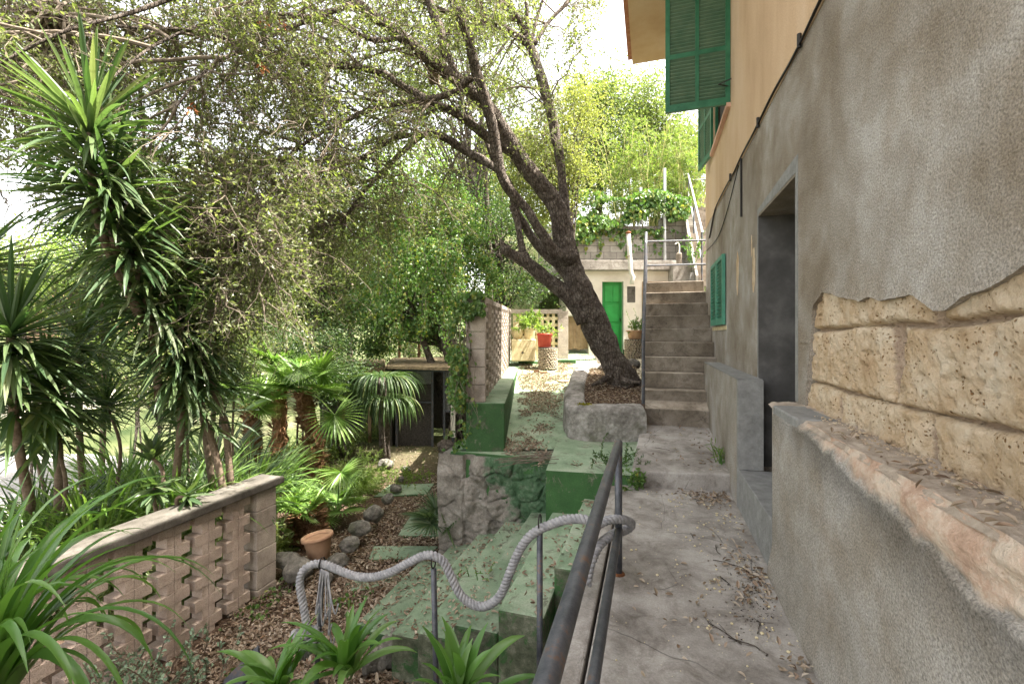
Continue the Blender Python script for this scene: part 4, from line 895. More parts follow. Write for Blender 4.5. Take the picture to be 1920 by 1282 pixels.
# ================================================================== VEGETATION
def grow(st, di, L, K=5, wander=.25, grav=.15, rg=rng):
    st = np.asarray(st); di = nrm(di); N = len(st); L = np.broadcast_to(L, (N,)); out = [st]; c = st
    for k in range(K-1):
        di = nrm(di + rg.normal(size=(N,3))*wander + np.array((0,0,-grav))); c = c + di*(L/(K-1))[:,None]; out.append(c)
    return np.stack(out, 1)
def spawn(PP, m, tmin=.2, spread=.9, bias=(0,0,0), rg=rng):
    N, K, _ = PP.shape; t = tmin+(1-tmin)*rg.random((N, m)); f = t*(K-1); i = np.clip(f.astype(int), 0, K-2); a = (f-i)[...,None]
    n = np.arange(N)[:,None]; s = PP[n, i]*(1-a)+PP[n, i+1]*a; d = nrm(PP[n, i+1]-PP[n, i])
    d = nrm(d + rg.normal(size=d.shape)*spread + np.asarray(bias)); return s.reshape(-1,3), d.reshape(-1,3)
def taper(N, K, r0, r1): return np.broadcast_to(np.linspace(r0, r1, K), (N, K))
def leafy(PP, per, L, Wd, mbuf, rg=rng, six=False, droop=.1, tmin=.1):
    s, d = spawn(PP, per, tmin, 1.0, (0,0,-droop), rg); N = len(s)
    sc = rg.uniform(.6, 1.2, N); mbuf.leaves(s, d, L*sc, Wd*sc, six=six); return s

# ---- the leaning oak ------------------------------------------------------
def LP(rows, n=6): 
    a = cr(np.array([[*P(px, py, d), r*.70*d/FP] for px, py, d, r in rows]), n); return a
limbs = {
 'trunk': [(1172,722,7.65,46),(1160,700,7.62,40),(1135,648,7.6,34),(1108,590,7.55,34),(1085,540,7.5,33),(1068,490,7.5,30),(1056,450,7.5,27)],
 'A': [(1060,470,7.5,27),(1042,385,7.5,25),(992,320,7.4,22),(952,262,7.3,20),(918,205,7.1,17),(862,155,6.9,17),(810,115,6.7,16),(740,60,6.4,15),(668,5,6.1,13),(560,-90,5.7,12),(380,-190,5.2,10),(150,-260,4.8,8)],
 'B': [(1066,486,7.4,22),(1042,474,7.25,18),(1014,436,7.1,13),(986,392,7.0,12),(948,345,6.9,13),(933,300,6.8,15),(920,220,6.6,14),(895,140,6.4,13),(876,65,6.2,12),(862,30,6.1,11),(858,22,6.1,8)],
 'B2': [(868,45,6.1,9),(850,10,6.0,8),(815,-50,5.8,9),(650,-150,5.0,8),(400,-230,4.3,7),(120,-230,3.9,5)],
 'C': [(866,160,6.9,15),(842,120,6.8,14),(822,50,6.7,13),(802,0,6.6,12),(760,-110,6.4,10),(640,-240,6.0,8)],
 'D': [(1062,430,7.5,16),(1058,380,7.7,13),(1050,300,7.8,12),(1036,225,7.9,13),(1016,150,7.9,13),(1000,100,7.9,12),(985,72,7.9,12)],
 'D1': [(988,80,7.9,10),(935,48,7.7,9),(890,40,7.5,8),(830,20,7.2,6),(740,-20,7,5)], 'D2': [(990,72,7.9,9),(968,30,7.8,7),(930,-20,7.7,6),(880,-70,7.6,5)],
 'D3': [(1000,85,7.9,7),(1030,40,8,5),(1065,5,8.1,4),(1100,-40,8.2,3)], 'D4': [(990,75,7.9,8),(988,30,7.8,5),(985,-30,7.8,4)], 'D5': [(998,72,7.9,6),(1008,30,8,4),(1025,-20,8,3)],
 'E1': [(960,285,7.3,13),(912,256,7.3,13),(870,222,7.2,12),(832,202,7.1,9),(790,190,7.0,8),(700,205,6.6,7),(600,250,6.1,5),(520,310,5.7,4)],
 'E2': [(884,145,6.4,9),(860,165,6.4,8),(825,182,6.35,8),(790,186,6.3,7)],
 'E3': [(800,186,6.5,9),(760,165,6.5,9),(715,137,6.4,9),(660,125,6.2,8),(590,122,5.9,7),(500,100,5.5,6),(380,60,5.0,5),(220,50,4.6,4),(60,20,4.3,3)],
 'F': [(935,320,7.0,8),(905,300,7.1,12),(875,285,7.2,11),(840,262,7.2,10),(800,250,7.2,9),(750,290,7.0,7),(690,350,6.8,5),(640,420,6.6,4)],
 'F2': [(800,250,7.2,7),(740,260,6.9,6),(670,300,6.4,5),(560,340,5.8,4),(440,400,5.2,3)],
 'G': [(1098,600,7.5,24),(1070,560,7.45,22),(1035,530,7.4,19),(1005,507,7.35,17),(980,487,7.3,17),(960,478,7.25,13),(945,462,7.2,9),(940,452,7.2,5)],
 'G2': [(982,486,7.3,12),(976,450,7.35,9),(968,410,7.4,8),(960,385,7.4,8)],
 'Hh': [(1082,560,7.7,15),(1065,515,7.75,17),(1035,485,7.75,15),(1008,460,7.7,12),(985,425,7.6,11),(968,395,7.5,10),(955,345,7.5,9),(925,300,7.6,7),(900,230,7.7,5)],
 'J': [(760,70,6.4,6),(700,75,6.2,7),(640,50,5.9,6),(560,30,5.5,5),(440,30,5.0,4),(300,80,4.4,3.5),(180,170,3.9,2.5)],
 'K': [(668,5,6.1,7),(560,45,5.6,6),(460,90,5.1,5),(390,130,4.7,4),(330,200,4.3,3)],
 'Lm': [(560,-90,5.7,7),(420,-40,5.0,6),(260,20,4.4,5),(120,60,4.0,4),(-40,140,3.7,3)],
}
oak = thing('leaning_oak', 'big leaning evergreen oak with dark furrowed trunk spreading its canopy over the garden', 'tree', P(1165, 716, 7.65))
m = MB(); samp = []
for k_, rows in limbs.items():
    a = LP(rows, 8); n_ = len(a); r_ = a[:,3].copy()
    if k_ == 'trunk': r_ = r_
    if k_ in ('G', 'Hh', 'A', 'D', 'B'): pass
    sides = 14; fl = np.array([[1+.16*vnoise(i*.22+j*9.1, j*.9, len(rows))+.09*vnoise(i*.6, j*2.1, 3.) for j in range(sides)] for i in range(n_)]); fl[:, -1] = (fl[:,0]+fl[:,-2])/2
    m.tube(a[:,:3], r_, sides, flat=fl)
    if k_ not in ('trunk', 'G', 'G2', 'Hh', 'B', 'D'):
        lo_ = n_//3 if k_ in ('A', 'C') else n_//5
        samp += [(*a[i,:3], r_[i]) for i in range(lo_, n_)]
    if k_ == 'D': samp += [(*a[i,:3], r_[i]) for i in range(n_//2, n_)]
for (px, py, d, r_) in ((1066,480,7.35,18),(1082,565,7.5,20),(982,484,7.3,13),(948,468,7.2,11),(992,76,7.9,11),(918,210,6.95,13),(866,26,6.1,11)):   # swellings where limbs leave
    c = P(px, py, d); rr = r_*d/FP; m.tube([c+np.array((0,0,-rr)), c+np.array((0,0,-rr*.7)), c, c+np.array((0,0,rr*.7)), c+np.array((0,0,rr))], [rr*.2, rr*.75, rr, rr*.75, rr*.2], 12)
for (ax, ay, ad, bx, by, bd, r_) in ((1150,700,7.5,1110,722,7.2,9),(1180,700,7.6,1212,728,7.5,12),(1165,712,7.4,1200,716,7.1,7)):
    m.tube(cr([P(ax,ay,ad), P((ax+bx)/2, (ay+by)/2+2, (ad+bd)/2), P(bx,by,bd)], 6), np.linspace(r_, r_*.3, 13)*7.4/FP, 8)
m.build('trunk', G['bark'], oak, True)
samp = np.array(samp)
# canopy volume: where the sprays end.  (x0,x1,y0,y1, depth range, count)
rg = np.random.default_rng(11)
zones = [(-120,700,-160,90,4.2,6.5,95),(0,640,60,330,4.6,6.8,80),(180,620,300,560,4.6,7.0,44),(520,900,60,330,5.6,8.0,46),(560,860,300,470,6.2,8.0,30),(860,1130,-60,130,6.6,8.8,26),(900,1080,130,330,7.4,9.2,14),(-60,140,80,300,4.0,6.0,16),(170,560,470,640,4.3,5.8,30),(240,520,330,580,4.2,4.9,12),(700,1000,-120,60,5.4,8.,34)]
tg_ = []
for x0,x1,y0,y1,d0_,d1_,n_ in zones:
    for _ in range(n_): tg_.append(P(rg.uniform(x0,x1), rg.uniform(y0,y1), rg.uniform(d0_,d1_)))
tg_ = np.array(tg_)
dist = np.linalg.norm(tg_[:,None]-samp[None,:,:3], axis=-1) + rg.random((len(tg_), len(samp)))*.5
near = samp[np.argmin(dist, 1)]; s0 = near[:,:3]; ln = np.linalg.norm(tg_-s0, axis=1)
keep = ln > .25; s0, tgk, ln = s0[keep], tg_[keep], ln[keep]; N = len(s0); K = 9
t = np.linspace(0, 1, K)[None,:,None]; mid = (s0+tgk)/2 + rg.normal(size=(N,3))*.16*ln[:,None] + np.array((0,0,.12))*ln[:,None]
L1 = s0[:,None]*(1-t)**2 + 2*mid[:,None]*t*(1-t) + tgk[:,None]*t*t; L1[:,1:-1] += rg.normal(size=(N,K-2,3))*.02
tw = MB(); tw.tubes(L1, np.linspace(1,.22,K)[None,:]*(.008+.006*ln[:,None]), 5)
# long whippy branches that arch away to the left
sl_ = samp[(samp[:,3] < .13)]; sl_ = sl_[UD(sl_[:,0], sl_[:,1])[0] < .8]; pick = sl_[rg.integers(0, len(sl_), 95)]; na = 95
ud_ = np.stack([rg.uniform(-1.3,-.5,na), rg.normal(size=na)*.45, rg.uniform(-.15,.75,na)], 1); dv = np.array([W(a, b, 0)+np.array((0,0,c)) for a, b, c in ud_])
AR = grow(pick[:,:3], dv, rg.uniform(1.4,3.4,na), 14, .09, .055, rg); tw.tubes(AR, np.linspace(1,.2,14)[None,:]*rg.uniform(.010,.022,na)[:,None], 6)
s, d = spawn(AR, 9, .2, .7, (-.1,0,-.15), rg); L2a = grow(s, d, rg.uniform(.35,.9,len(s)), 6, .2, .08, rg); tw.tubes(L2a, taper(len(L2a), 6, .0055, .002), 4)
s, d = spawn(L1, 8, .25, .8, (-.15,0,-.15), rg); L2 = grow(s, d, rg.uniform(.35,.85,len(s)), 6, .22, .10, rg); tw.tubes(L2, taper(len(L2), 6, .0048, .0018), 4)
L2 = np.concatenate([L2, L2a]); s, d = spawn(L2, 6, .15, .8, (0,0,-.1), rg); L3 = grow(s, d, rg.uniform(.14,.36,len(s)), 4, .25, .05, rg); tw.tubes(L3, taper(len(L3), 4, .0024, .0010), 3)
tw.build('twigs', G['twig'], oak)
lf = MB(); leafy(L3, 5, .054, .028, lf, rg, six=False); leafy(L2, 3, .056, .029, lf, rg, tmin=.4)
lf.build('crown', G['oak'], oak)
# thin bare twigs hanging in front of the canopy, left
s = np.array([P(rg.uniform(-50,640), rg.uniform(20,420), rg.uniform(4.3,6)) for _ in range(120)])
Lb = grow(s, rg.normal(size=(120,3))+np.array((-.2,-.2,-.25)), rg.uniform(.5,1.2,120), 8, .22, .07, rg); tb = MB(); tb.tubes(Lb, taper(120, 8, .006, .0018), 4)
s, d = spawn(Lb, 5, .2, .8, (0,0,-.05), rg); q = grow(s, d, rg.uniform(.15,.4,len(s)), 4, .25, .05, rg); tb.tubes(q, taper(len(q), 4, .0025, .001), 3); tb.build('bare_twigs', G['twig'], oak)
dl = MB(); c = [P(498,45,4.6), P(492,128,4.5), P(531,55,4.7), P(362,205,4.2)]
for q in c: n_ = 9; dl.leaves(q+rg.normal(size=(n_,3))*.02, rg.normal(size=(n_,3))+(0,0,-.3), .055, .024, six=True)
dl.build('dead_leaves', plain('orange_dead_leaf', [(.3, (.35,.13,.05)), (.7, (.55,.26,.12))]), oak)

# ---- generic tree ---------------------------------------------------------
def tree(name, label, base, crown, n_leaf, lw, mat, trunk_r=.12, cat='tree', group=None, clump=.38, nclump=60, seed=1, hollow=.35, stems=1, bark='bark'):
    """crown: list of (centre, radii) ellipsoids; leaf clumps with a branch to each"""
    rg = np.random.default_rng(seed); t_ = thing(name, label, cat, base, group); base = np.asarray(base); cl = []
    w_ = np.array([np.prod(r_)**.67 for _, r_ in crown]); w_ = w_/w_.sum()
    for (c, r_), ww in zip(crown, w_):
        n = max(3, int(nclump*ww)); v = nrm(rg.normal(size=(n,3)))*((hollow+(1-hollow)*rg.random(n)**.6)[:,None]); 
        uu = nrm(W(1,0,0)-W(0,0,0)); vv = nrm(W(0,1,0)-W(0,0,0)); v = v[:,:1]*r_[0]*uu + v[:,1:2]*r_[1]*vv + v[:,2:]*r_[2]*np.array((0,0,1.)); cl.append(c+v)
    cl = np.concatenate(cl); N = len(cl); m = MB(); cm = np.mean([c for c, _ in crown], 0)
    for sidx in range(stems):
        b0 = base+np.array((rg.normal(), rg.normal(), 0))*(.0 if stems == 1 else .25); top = cm+rg.normal(size=3)*.25
        ax = cr([b0, b0*.6+top*.4+rg.normal(size=3)*.12, top], 6); m.tube(ax, np.linspace(trunk_r, trunk_r*.45, len(ax)), 9)
    t = np.linspace(0,1,7)[None,:,None]; f = rg.uniform(.55, 1, N)[:,None]; s0 = base*(1-f)+cm*f; mid = (s0+cl)/2+rg.normal(size=(N,3))*.15+(0,0,.15)
    Lx = s0[:,None]*(1-t)**2+2*mid[:,None]*t*(1-t)+cl[:,None]*t*t; m.tubes(Lx, taper(N,7,trunk_r*.3,.006), 5); m.build('trunk', G[bark], t_, True)
    per = max(1, n_leaf//N); szs = rg.uniform(.55, 1.35, N); p = cl[:,None]+rg.normal(size=(N,per,3))*clump*szs[:,None,None]*np.array((1,1,.7))
    p = p.reshape(-1,3); d = nrm(rg.normal(size=p.shape)+(0,0,-.2)); sc = rg.uniform(.6,1.3,len(p)); lf = MB(); lf.leaves(p, d, lw[0]*sc, lw[1]*sc); lf.build('crown', G[mat], t_); return t_
def E(px, py, d, rx, ry, rd=None):                 # ellipsoid by its middle and its half sizes in pixels
    k = d/FP; return (P(px, py, d), (rx*k, rd if rd else rx*k*.8, ry*k))
def foot(px, d, z=None):
    p = W((px-960)/FP*d, d, 0); p[2] = float(ground_z(p[0], p[1])) if z is None else z; return p
tree('ivy_clad_tree', 'dense bright green tree smothered in climbers behind the terrace screen', foot(880, 13.0), [E(800,420,12.2,105,95), E(770,555,12.5,90,90), E(870,510,12.2,60,95), E(700,600,12.6,60,60)], 46000, (.085,.05), 'ivy', .14, seed=2, nclump=110, clump=.26, stems=4)
tree('olive_green_tree', 'olive green bushy tree just left of the ivy smothered tree', foot(610, 13.5), [E(590,440,13.5,120,110), E(520,560,13,100,70), E(660,560,13.5,70,60)], 24000, (.10,.05), 'far', .15, seed=3, nclump=90, clump=.42)
tree('garden_tree', 'pale green loose tree behind the tall yucca heads', foot(330, 13), [E(340,400,13,140,120), E(250,540,13,120,60), E(420,560,12.5,90,60)], 20000, (.10,.05), 'far', .15, seed=4, nclump=80, clump=.45)
tree('yellow_backlit_tree', 'tree right of the leaning oak limbs, yellow backlight painted into its leaf colour', foot(1128, 12.4, .9), [E(1060,270,11.2,62,110), E(1085,200,11.5,40,60), E(1020,370,11.4,50,60), E(980,300,11.6,50,80)], 24000, (.065,.034), 'lit_yellow', .10, seed=5, nclump=90, clump=.26)
tree('pale_tree', 'pale tree with fine leaves behind the upper limbs of the leaning oak', foot(900, 13.4), [E(850,130,13,120,90), E(760,200,13.2,90,80), E(930,60,13,90,60), E(960,190,12.8,50,70)], 15000, (.085,.045), 'far', .11, seed=9, nclump=80, clump=.34)
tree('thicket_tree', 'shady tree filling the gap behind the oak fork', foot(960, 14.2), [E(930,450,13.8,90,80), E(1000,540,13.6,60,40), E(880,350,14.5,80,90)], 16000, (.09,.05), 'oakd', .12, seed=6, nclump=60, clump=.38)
tree('tall_dark_tree', 'tall grey green tree rising above the bamboo by the balcony eave', foot(1215, 20, 5), [E(1215,180,20,48,60), E(1225,280,20,80,80), E(1290,300,20.5,50,90)], 22000, (.14,.07), 'far', .2, seed=7, nclump=70, clump=.6)
tree('hillside_tree', 'rounded green tree beyond the block wall, left of the tall one', foot(1130, 19, 5), [E(1120,200,19,50,70), E(1140,290,19,62,60), E(1100,350,18.6,45,50)], 20000, (.13,.065), 'far', .2, seed=8, nclump=60, clump=.5)
for i, (px, d, cy_, rx, ry, lb, mt) in enumerate(((40,30,500,110,70,'pale distant tree at the far left edge across the road','far'),(200,28,480,110,70,'distant tree across the road above the pink house roof','lime'),(470,24,470,150,110,'large distant tree behind the olive green one','far'),(640,22,440,110,130,'distant tall tree closing the view behind the palms','far'),(780,24,380,110,140,'distant tree seen through the leaning oak limbs','lime'),(960,24,360,90,130,'distant tree directly behind the oak fork','far'),(120,45,560,190,50,'low distant trees on the far roadside, left','far'))):
    tree('background_tree', lb, foot(px, d), [E(px,cy_,d,rx,ry), E(px-rx*.5,cy_+ry*.7,d,rx*.6,ry*.5), E(px+rx*.4,cy_+ry*.8,d+.5,rx*.6,ry*.6)], 13000, (.2,.11), mt, .22, group='trees beyond the road', seed=20+i, nclump=50, clump=.8)
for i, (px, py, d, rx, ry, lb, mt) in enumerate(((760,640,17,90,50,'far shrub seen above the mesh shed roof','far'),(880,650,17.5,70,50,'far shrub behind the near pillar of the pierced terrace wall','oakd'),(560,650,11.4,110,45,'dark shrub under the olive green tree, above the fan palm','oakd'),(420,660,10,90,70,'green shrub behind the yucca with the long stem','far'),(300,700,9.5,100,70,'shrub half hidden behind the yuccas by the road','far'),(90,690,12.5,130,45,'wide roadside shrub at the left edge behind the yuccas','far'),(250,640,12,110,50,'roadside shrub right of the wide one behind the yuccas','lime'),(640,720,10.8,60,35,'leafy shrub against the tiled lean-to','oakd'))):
    tree('garden_shrub', lb, foot(px, d), [E(px,py,d,rx,ry)], 11000, (.07,.035), mt, .03, cat='shrub', group='shrubs in the lower garden', seed=40+i, nclump=50, clump=.22, stems=3)
# thin reddish trunks seen through the ivy tree
for px, d, r_, lb in ((753,15,.05,'slim brown trunk left of two others in the thicket'),(790,15.3,.06,'slim brown trunk in the middle of the thicket'),(660,15.4,.13,'pale slanting trunk behind the lean-to roof')):
    m = MB(); b0 = foot(px, d); m.tube(cr([b0, P(px-4,640,d), P(px+6,560,d), P(px+(10 if r_<.1 else -40),450,d+.2)], 5), np.linspace(r_, r_*.6, 16), 8); tag(m.build('bare_trunk', G['stem' if r_ < .1 else 'twig'], None, True), lb, 'tree trunk')

# ---- bamboo ---------------------------------------------------------------
bb = thing('bamboo', 'feathery yellow green bamboo thicket above the block wall beside the stairs', 'bamboo', P(1250, 440, 16.2)); rg = np.random.default_rng(5)
N = 90; px = rg.uniform(1150,1325,N); top = rg.uniform(215,340,N); s = np.array([P(a, 440, rg.uniform(15.6,18)) for a in px]); dirs = nrm(np.stack([rg.normal(size=N)*.10, rg.normal(size=N)*.10, np.ones(N)], 1)); Lc = (450-top)*16.5/FP
C_ = grow(s, dirs, Lc, 9, .05, .0, rg); C_[:,6:] += np.cumsum(np.stack([rg.normal(size=(N,1))*.1*np.ones((N,3)), np.zeros((N,3)), -.04*np.ones((N,3))], -1), 1)
m = MB(); m.tubes(C_, taper(N,9,.018,.006), 5); s, d = spawn(C_, 9, .15, 1.1, (0,0,.1), rg); q = grow(s, d, .55, 4, .15, .15, rg); m.tubes(q, taper(len(q),4,.005,.002), 3); m.build('culms', plain('bamboo_culm', [(.3, (.30,.30,.10)), (.7, (.50,.46,.20))], 5), bb)
for mt_ in ('lime', 'far'):
    m = MB(); s, d = spawn(q, 15, .1, 1.0, (0,0,-.35), rg); sc = rg.uniform(.6,1.2,len(s)); m.leaves(s, d, .17*sc, .03*sc); m.build('leaves', G[mt_], bb)

# ---- ivy ------------------------------------------------------------------
def ivy_sheet(name, label, anchor, pts, nrmv, size, cat='ivy', mat='ivy', strands=None):
    t_ = thing(name, label, cat, anchor); N = len(pts); n = nrm(np.asarray(nrmv)+rng.normal(size=(N,3))*.45); d = nrm(rng.normal(size=(N,3))*.6+(0,0,-1)); sc = rng.uniform(.55,1.25,N)
    m = MB(); m.leaves(pts, d, size*sc, size*.95*sc, n, .15, True); m.build('leaves', G[mat], t_)
    if strands is not None: k = MB(); k.tubes(strands, taper(len(strands), strands.shape[1], .006, .002), 4); k.build('stems', G['twig'], t_)
    return t_
fwd = nrm(W(0,-1,0))
def band(n, x0, x1, y0f, y1f, d, jit):
    o = []
    while len(o) < n:
        px = rng.uniform(x0, x1); a, b = y0f(px), y1f(px); py = rng.uniform(a, b)
        if fbm(px*.03, py*.05, 2.) > -.28+.5*((py-a)/(b-a))**3*1.0: o.append(P(px, py, d+rng.normal()*jit))
    return np.array(o)
up_ = band(7000, 1070, 1292, lambda x: 362+8*math.sin(x*.05), lambda x: np.interp(x, [1070,1110,1180,1230,1292],[452,462,440,438,412]), 14.45, .16)
st_ = grow(np.array([P(rng.uniform(1080,1260), 425, 14.5) for _ in range(30)]), np.tile((0,0,-1.),(30,1)), rng.uniform(.4,1.4,30), 8, .35, .2)
ivy_sheet('ivy', 'thick ivy spilling over the top of the concrete block wall', P(1180, 430, 14.5), np.concatenate([up_, spawn(st_, 14, .1)[0]]), fwd, .12, strands=st_)
pl_ = band(1500, 846, 906, lambda x: 545+.2*abs(x-890), lambda x: np.interp(x, [846,862,880,912],[840,820,640,585]), 5.66, .07)
pl2 = band(900, 838, 880, lambda x: 600, lambda x: 860, 5.95, .15)
st_ = grow(np.array([P(rng.uniform(850,880), rng.uniform(560,700), 5.72) for _ in range(24)]), np.tile((0,0,-1.),(24,1)), rng.uniform(.4,1.3,24), 9, .25, .3)
ivy_sheet('climbing_ivy', 'ivy trailing over the near pillar of the pierced terrace wall', P(872, 700, 5.75), np.concatenate([pl_, pl2, spawn(st_, 8, .1)[0]]), fwd, .050, strands=st_)
gc = []
for _ in range(900):
    x, y = rng.uniform(-4.05, -2.9), rng.uniform(2.4, 4.4)
    if fbm(x*2, y*2, 4.) > .12: gc.append((x, y, ground_z(x, y)+rng.uniform(.02, .12)))
ivy_sheet('ground_ivy', 'low ivy creeping over the litter at the foot of the pink block wall', (-3.5, 3.4, -1.3), np.array(gc), (0,0,1), .045)
st_ = grow(np.array([P(rng.uniform(700,868), rng.uniform(430,560), rng.uniform(8.8,9.6)) for _ in range(60)]), np.tile((0,0,-1.),(60,1)), rng.uniform(.6,1.3,60), 9, .2, .3)
ivy_sheet('hanging_creeper', 'long green creeper strands hanging before the shed roof', P(800, 560, 9.2), np.concatenate([spawn(st_, 60, 0)[0]+rng.normal(size=(3600,3))*.05]), fwd, .062, strands=st_)

# ---- yuccas ---------------------------------------------------------------
def yucca(label, heads, L, Wd, mat='yucca', group='yuccas beyond the pink block wall', seed=0, name='yucca'):
    rg = np.random.default_rng(100+seed); h0 = P(*heads[0][:3]); root = None
    t_ = None
    for hi, (px, py, d, n, stem, sc, (bx, by, bz)) in enumerate(heads):
        h = P(px, py, d); b = P(*stem) if stem else h-(0,0,.5)
        if t_ is None: t_ = thing(name, label, 'yucca' if name == 'yucca' else 'plant', (b[0], b[1], b[2]), group)
        m = MB(); ax = cr([b, (b+h)/2+rg.normal(size=3)*.06, h], 6); m.tube(ax, np.linspace(.04, .03, len(ax))*(1 if sc > .6 else .5), 9); m.build('stem', G['yst'], t_, True)
        z = rg.uniform(-.55, 1, n); a = rg.uniform(0, 2*np.pi, n); rr = np.sqrt(1-z*z); dr = np.stack([rr*np.cos(a), rr*np.sin(a), z], 1)+np.array((bx,by,bz)); 
        if sc > .6:                                  # older leaves hang along the top of the stem
            ns = int(n*.9); ti = rg.uniform(.55, 1, ns)*(len(ax)-1); i0 = np.clip(ti.astype(int), 0, len(ax)-2); sp_ = ax[i0]+(ax[i0+1]-ax[i0])*(ti-i0)[:,None]; a3 = rg.uniform(0, 2*np.pi, ns)
            sk = MB(); sk.blades(sp_, np.stack([np.cos(a3), np.sin(a3), rg.uniform(-.5,.5,ns)], 1), L*sc*rg.uniform(.6,1.,ns), Wd*.9, rg.uniform(.2,1.2,ns), 8); sk.build('hanging_leaves', G[mat], t_)
        m = MB(); m.blades(h-dr*0+np.stack([np.zeros(n), np.zeros(n), (z-.4)*.14*sc], 1), dr, L*sc*rg.uniform(.75,1.1,n), Wd*rg.uniform(.8,1.15,n), np.clip(.45-.6*z, .03, .8)*rg.uniform(.3,1.3,n), 8); m.build('crown', G[mat], t_)
    return t_
yucca('tallest yucca, its head under the oak canopy at the upper left', [(170,240,4.0,120,(265,600,4.4),1,(0,0,.25)), (205,350,4.1,110,(265,600,4.4),.95,(.05,0,0)), (245,460,4.3,120,(300,760,4.6),.95,(.1,0,0)), (290,570,4.6,130,(330,900,4.9),.95,(.1,0,0)), (335,690,4.75,120,(420,925,5.1),.8,(.1,0,0))], .80, .040, seed=1)
yucca('yucca with a bare curved brown stem rising behind the end of the block wall coping', [(340,620,4.7,150,(434,922,5.2),1,(.1,0,-.1)), (350,450,5.0,120,(400,925,5.5),.7,(.2,0,.1))], .68, .036, seed=2)
yucca('yucca cut by the left edge with broad drooping dark leaves', [(20,630,4.0,150,(60,960,4.4),1,(.2,0,-.1)),(-60,500,4.3,90,(-30,960,4.6),.9,(.25,0,0)),(90,740,4.4,120,(110,960,4.6),.8,(.15,0,0)),(150,640,5.4,120,(160,960,5.6),.9,(.0,0,0))], .82, .044, seed=3)
yucca('young lime green yucca shoot, leftmost of the two beside the coping', [(100,815,4.4,34,(120,960,4.6),.5,(0,0,.9))], .48, .05, 'lime', 'young yuccas by the coping', 4)
yucca('young yucca with one bright upright leaf tuft and older leaves hanging over the coping', [(283,855,4.45,34,(300,975,4.5),.5,(0,0,1.)), (290,915,4.35,40,(300,985,4.5),.5,(.3,-.3,-.4)), (350,930,4.4,26,(340,985,4.5),.5,(.3,-.2,-.3))], .46, .046, 'yucca', 'young yuccas by the coping', 5)
yucca('yucca behind the tallest one, seen between the oak twigs', [(400,560,6.6,110,(390,900,6.8),1,(0,0,0)),(190,520,6.6,110,(190,900,6.8),1,(0,0,0))], .80, .055, seed=6)
yucca('low bushy yucca between the coping and the road', [(200,760,5.2,130,(210,960,5.2),.6,(0,0,.1)),(60,830,5.0,120,(80,990,5.2),.6,(0,0,.1)),(350,800,5.8,120,(350,950,5.8),.6,(0,0,.2)),(440,720,6.6,120,(440,920,6.6),.6,(0,0,.1))], .70, .030, seed=8)
# green cover on the slope to the road
gcv = []
while len(gcv) < 36000:
    d = 4.5+14*rng.random(); u = rng.uniform(-1.3, -.2)*d; p = W(u, d, 0)
    if p[0] > -4.5 or p[0] < -12.6: continue
    if fbm(p[0]*.8, p[1]*.8, 13.) < -.12 or (-7 < p[0] and p[1] > 5): continue
    gcv.append((p[0], p[1], float(ground_z(p[0], p[1]))+.42*rng.random()**1.5))
gcv = np.array(gcv); m = MB(); m.leaves(gcv, rng.normal(size=gcv.shape)+(0,0,.7), .13*rng.uniform(.5,1.2,len(gcv)), .045); tag(m.build('undergrowth', G['far']), 'low green undergrowth on the slope between block wall and road', None, kind='stuff')
# grassy clumps along the wall, road side
def clump(name, label, c, n, L, Wd, mat, droop=.6, up=.9, spread=.10, group=None, cat='plant', K=8, seed=0):
    rg = np.random.default_rng(300+seed); t_ = thing(name, label, cat, c, group); a = rg.uniform(0, 2*np.pi, n); r_ = spread*np.sqrt(rg.random(n)); el = rg.uniform(.3, 1.3, n)*up
    p = np.asarray(c)+np.stack([np.cos(a)*r_, np.sin(a)*r_, np.zeros(n)], 1); dr = np.stack([np.cos(a), np.sin(a), el*1.4], 1)
    m = MB(); m.blades(p, dr, L*rg.uniform(.6,1.1,n), Wd*rg.uniform(.75,1.15,n), droop*rg.uniform(.5,1.5,n), K); m.build('leaves', G[mat], t_); return t_
for i, (px, py, d, lb) in enumerate(((60,1000,4.6,'grassy clump behind the coping at the left edge'),(180,975,4.8,'grassy clump behind the coping under the lime yucca shoot'),(330,950,5.2,'grassy clump behind the coping near the hanging yucca leaves'),(430,930,5.8,'grassy clump at the foot of the bare yucca stem'),(480,900,6.6,'grassy clump just past the block wall end pillar'),(240,900,6.,'taller grassy clump further towards the road'),(400,850,7.5,'grassy clump in the sun between road and palms'))):
    clump('spiky_clump', lb, P(px, py+30, d), 190, 1.0, .026, 'yucca' if i%3 == 0 else 'palm', .9, 1.3, .35, 'grassy clumps behind the coping', seed=i)

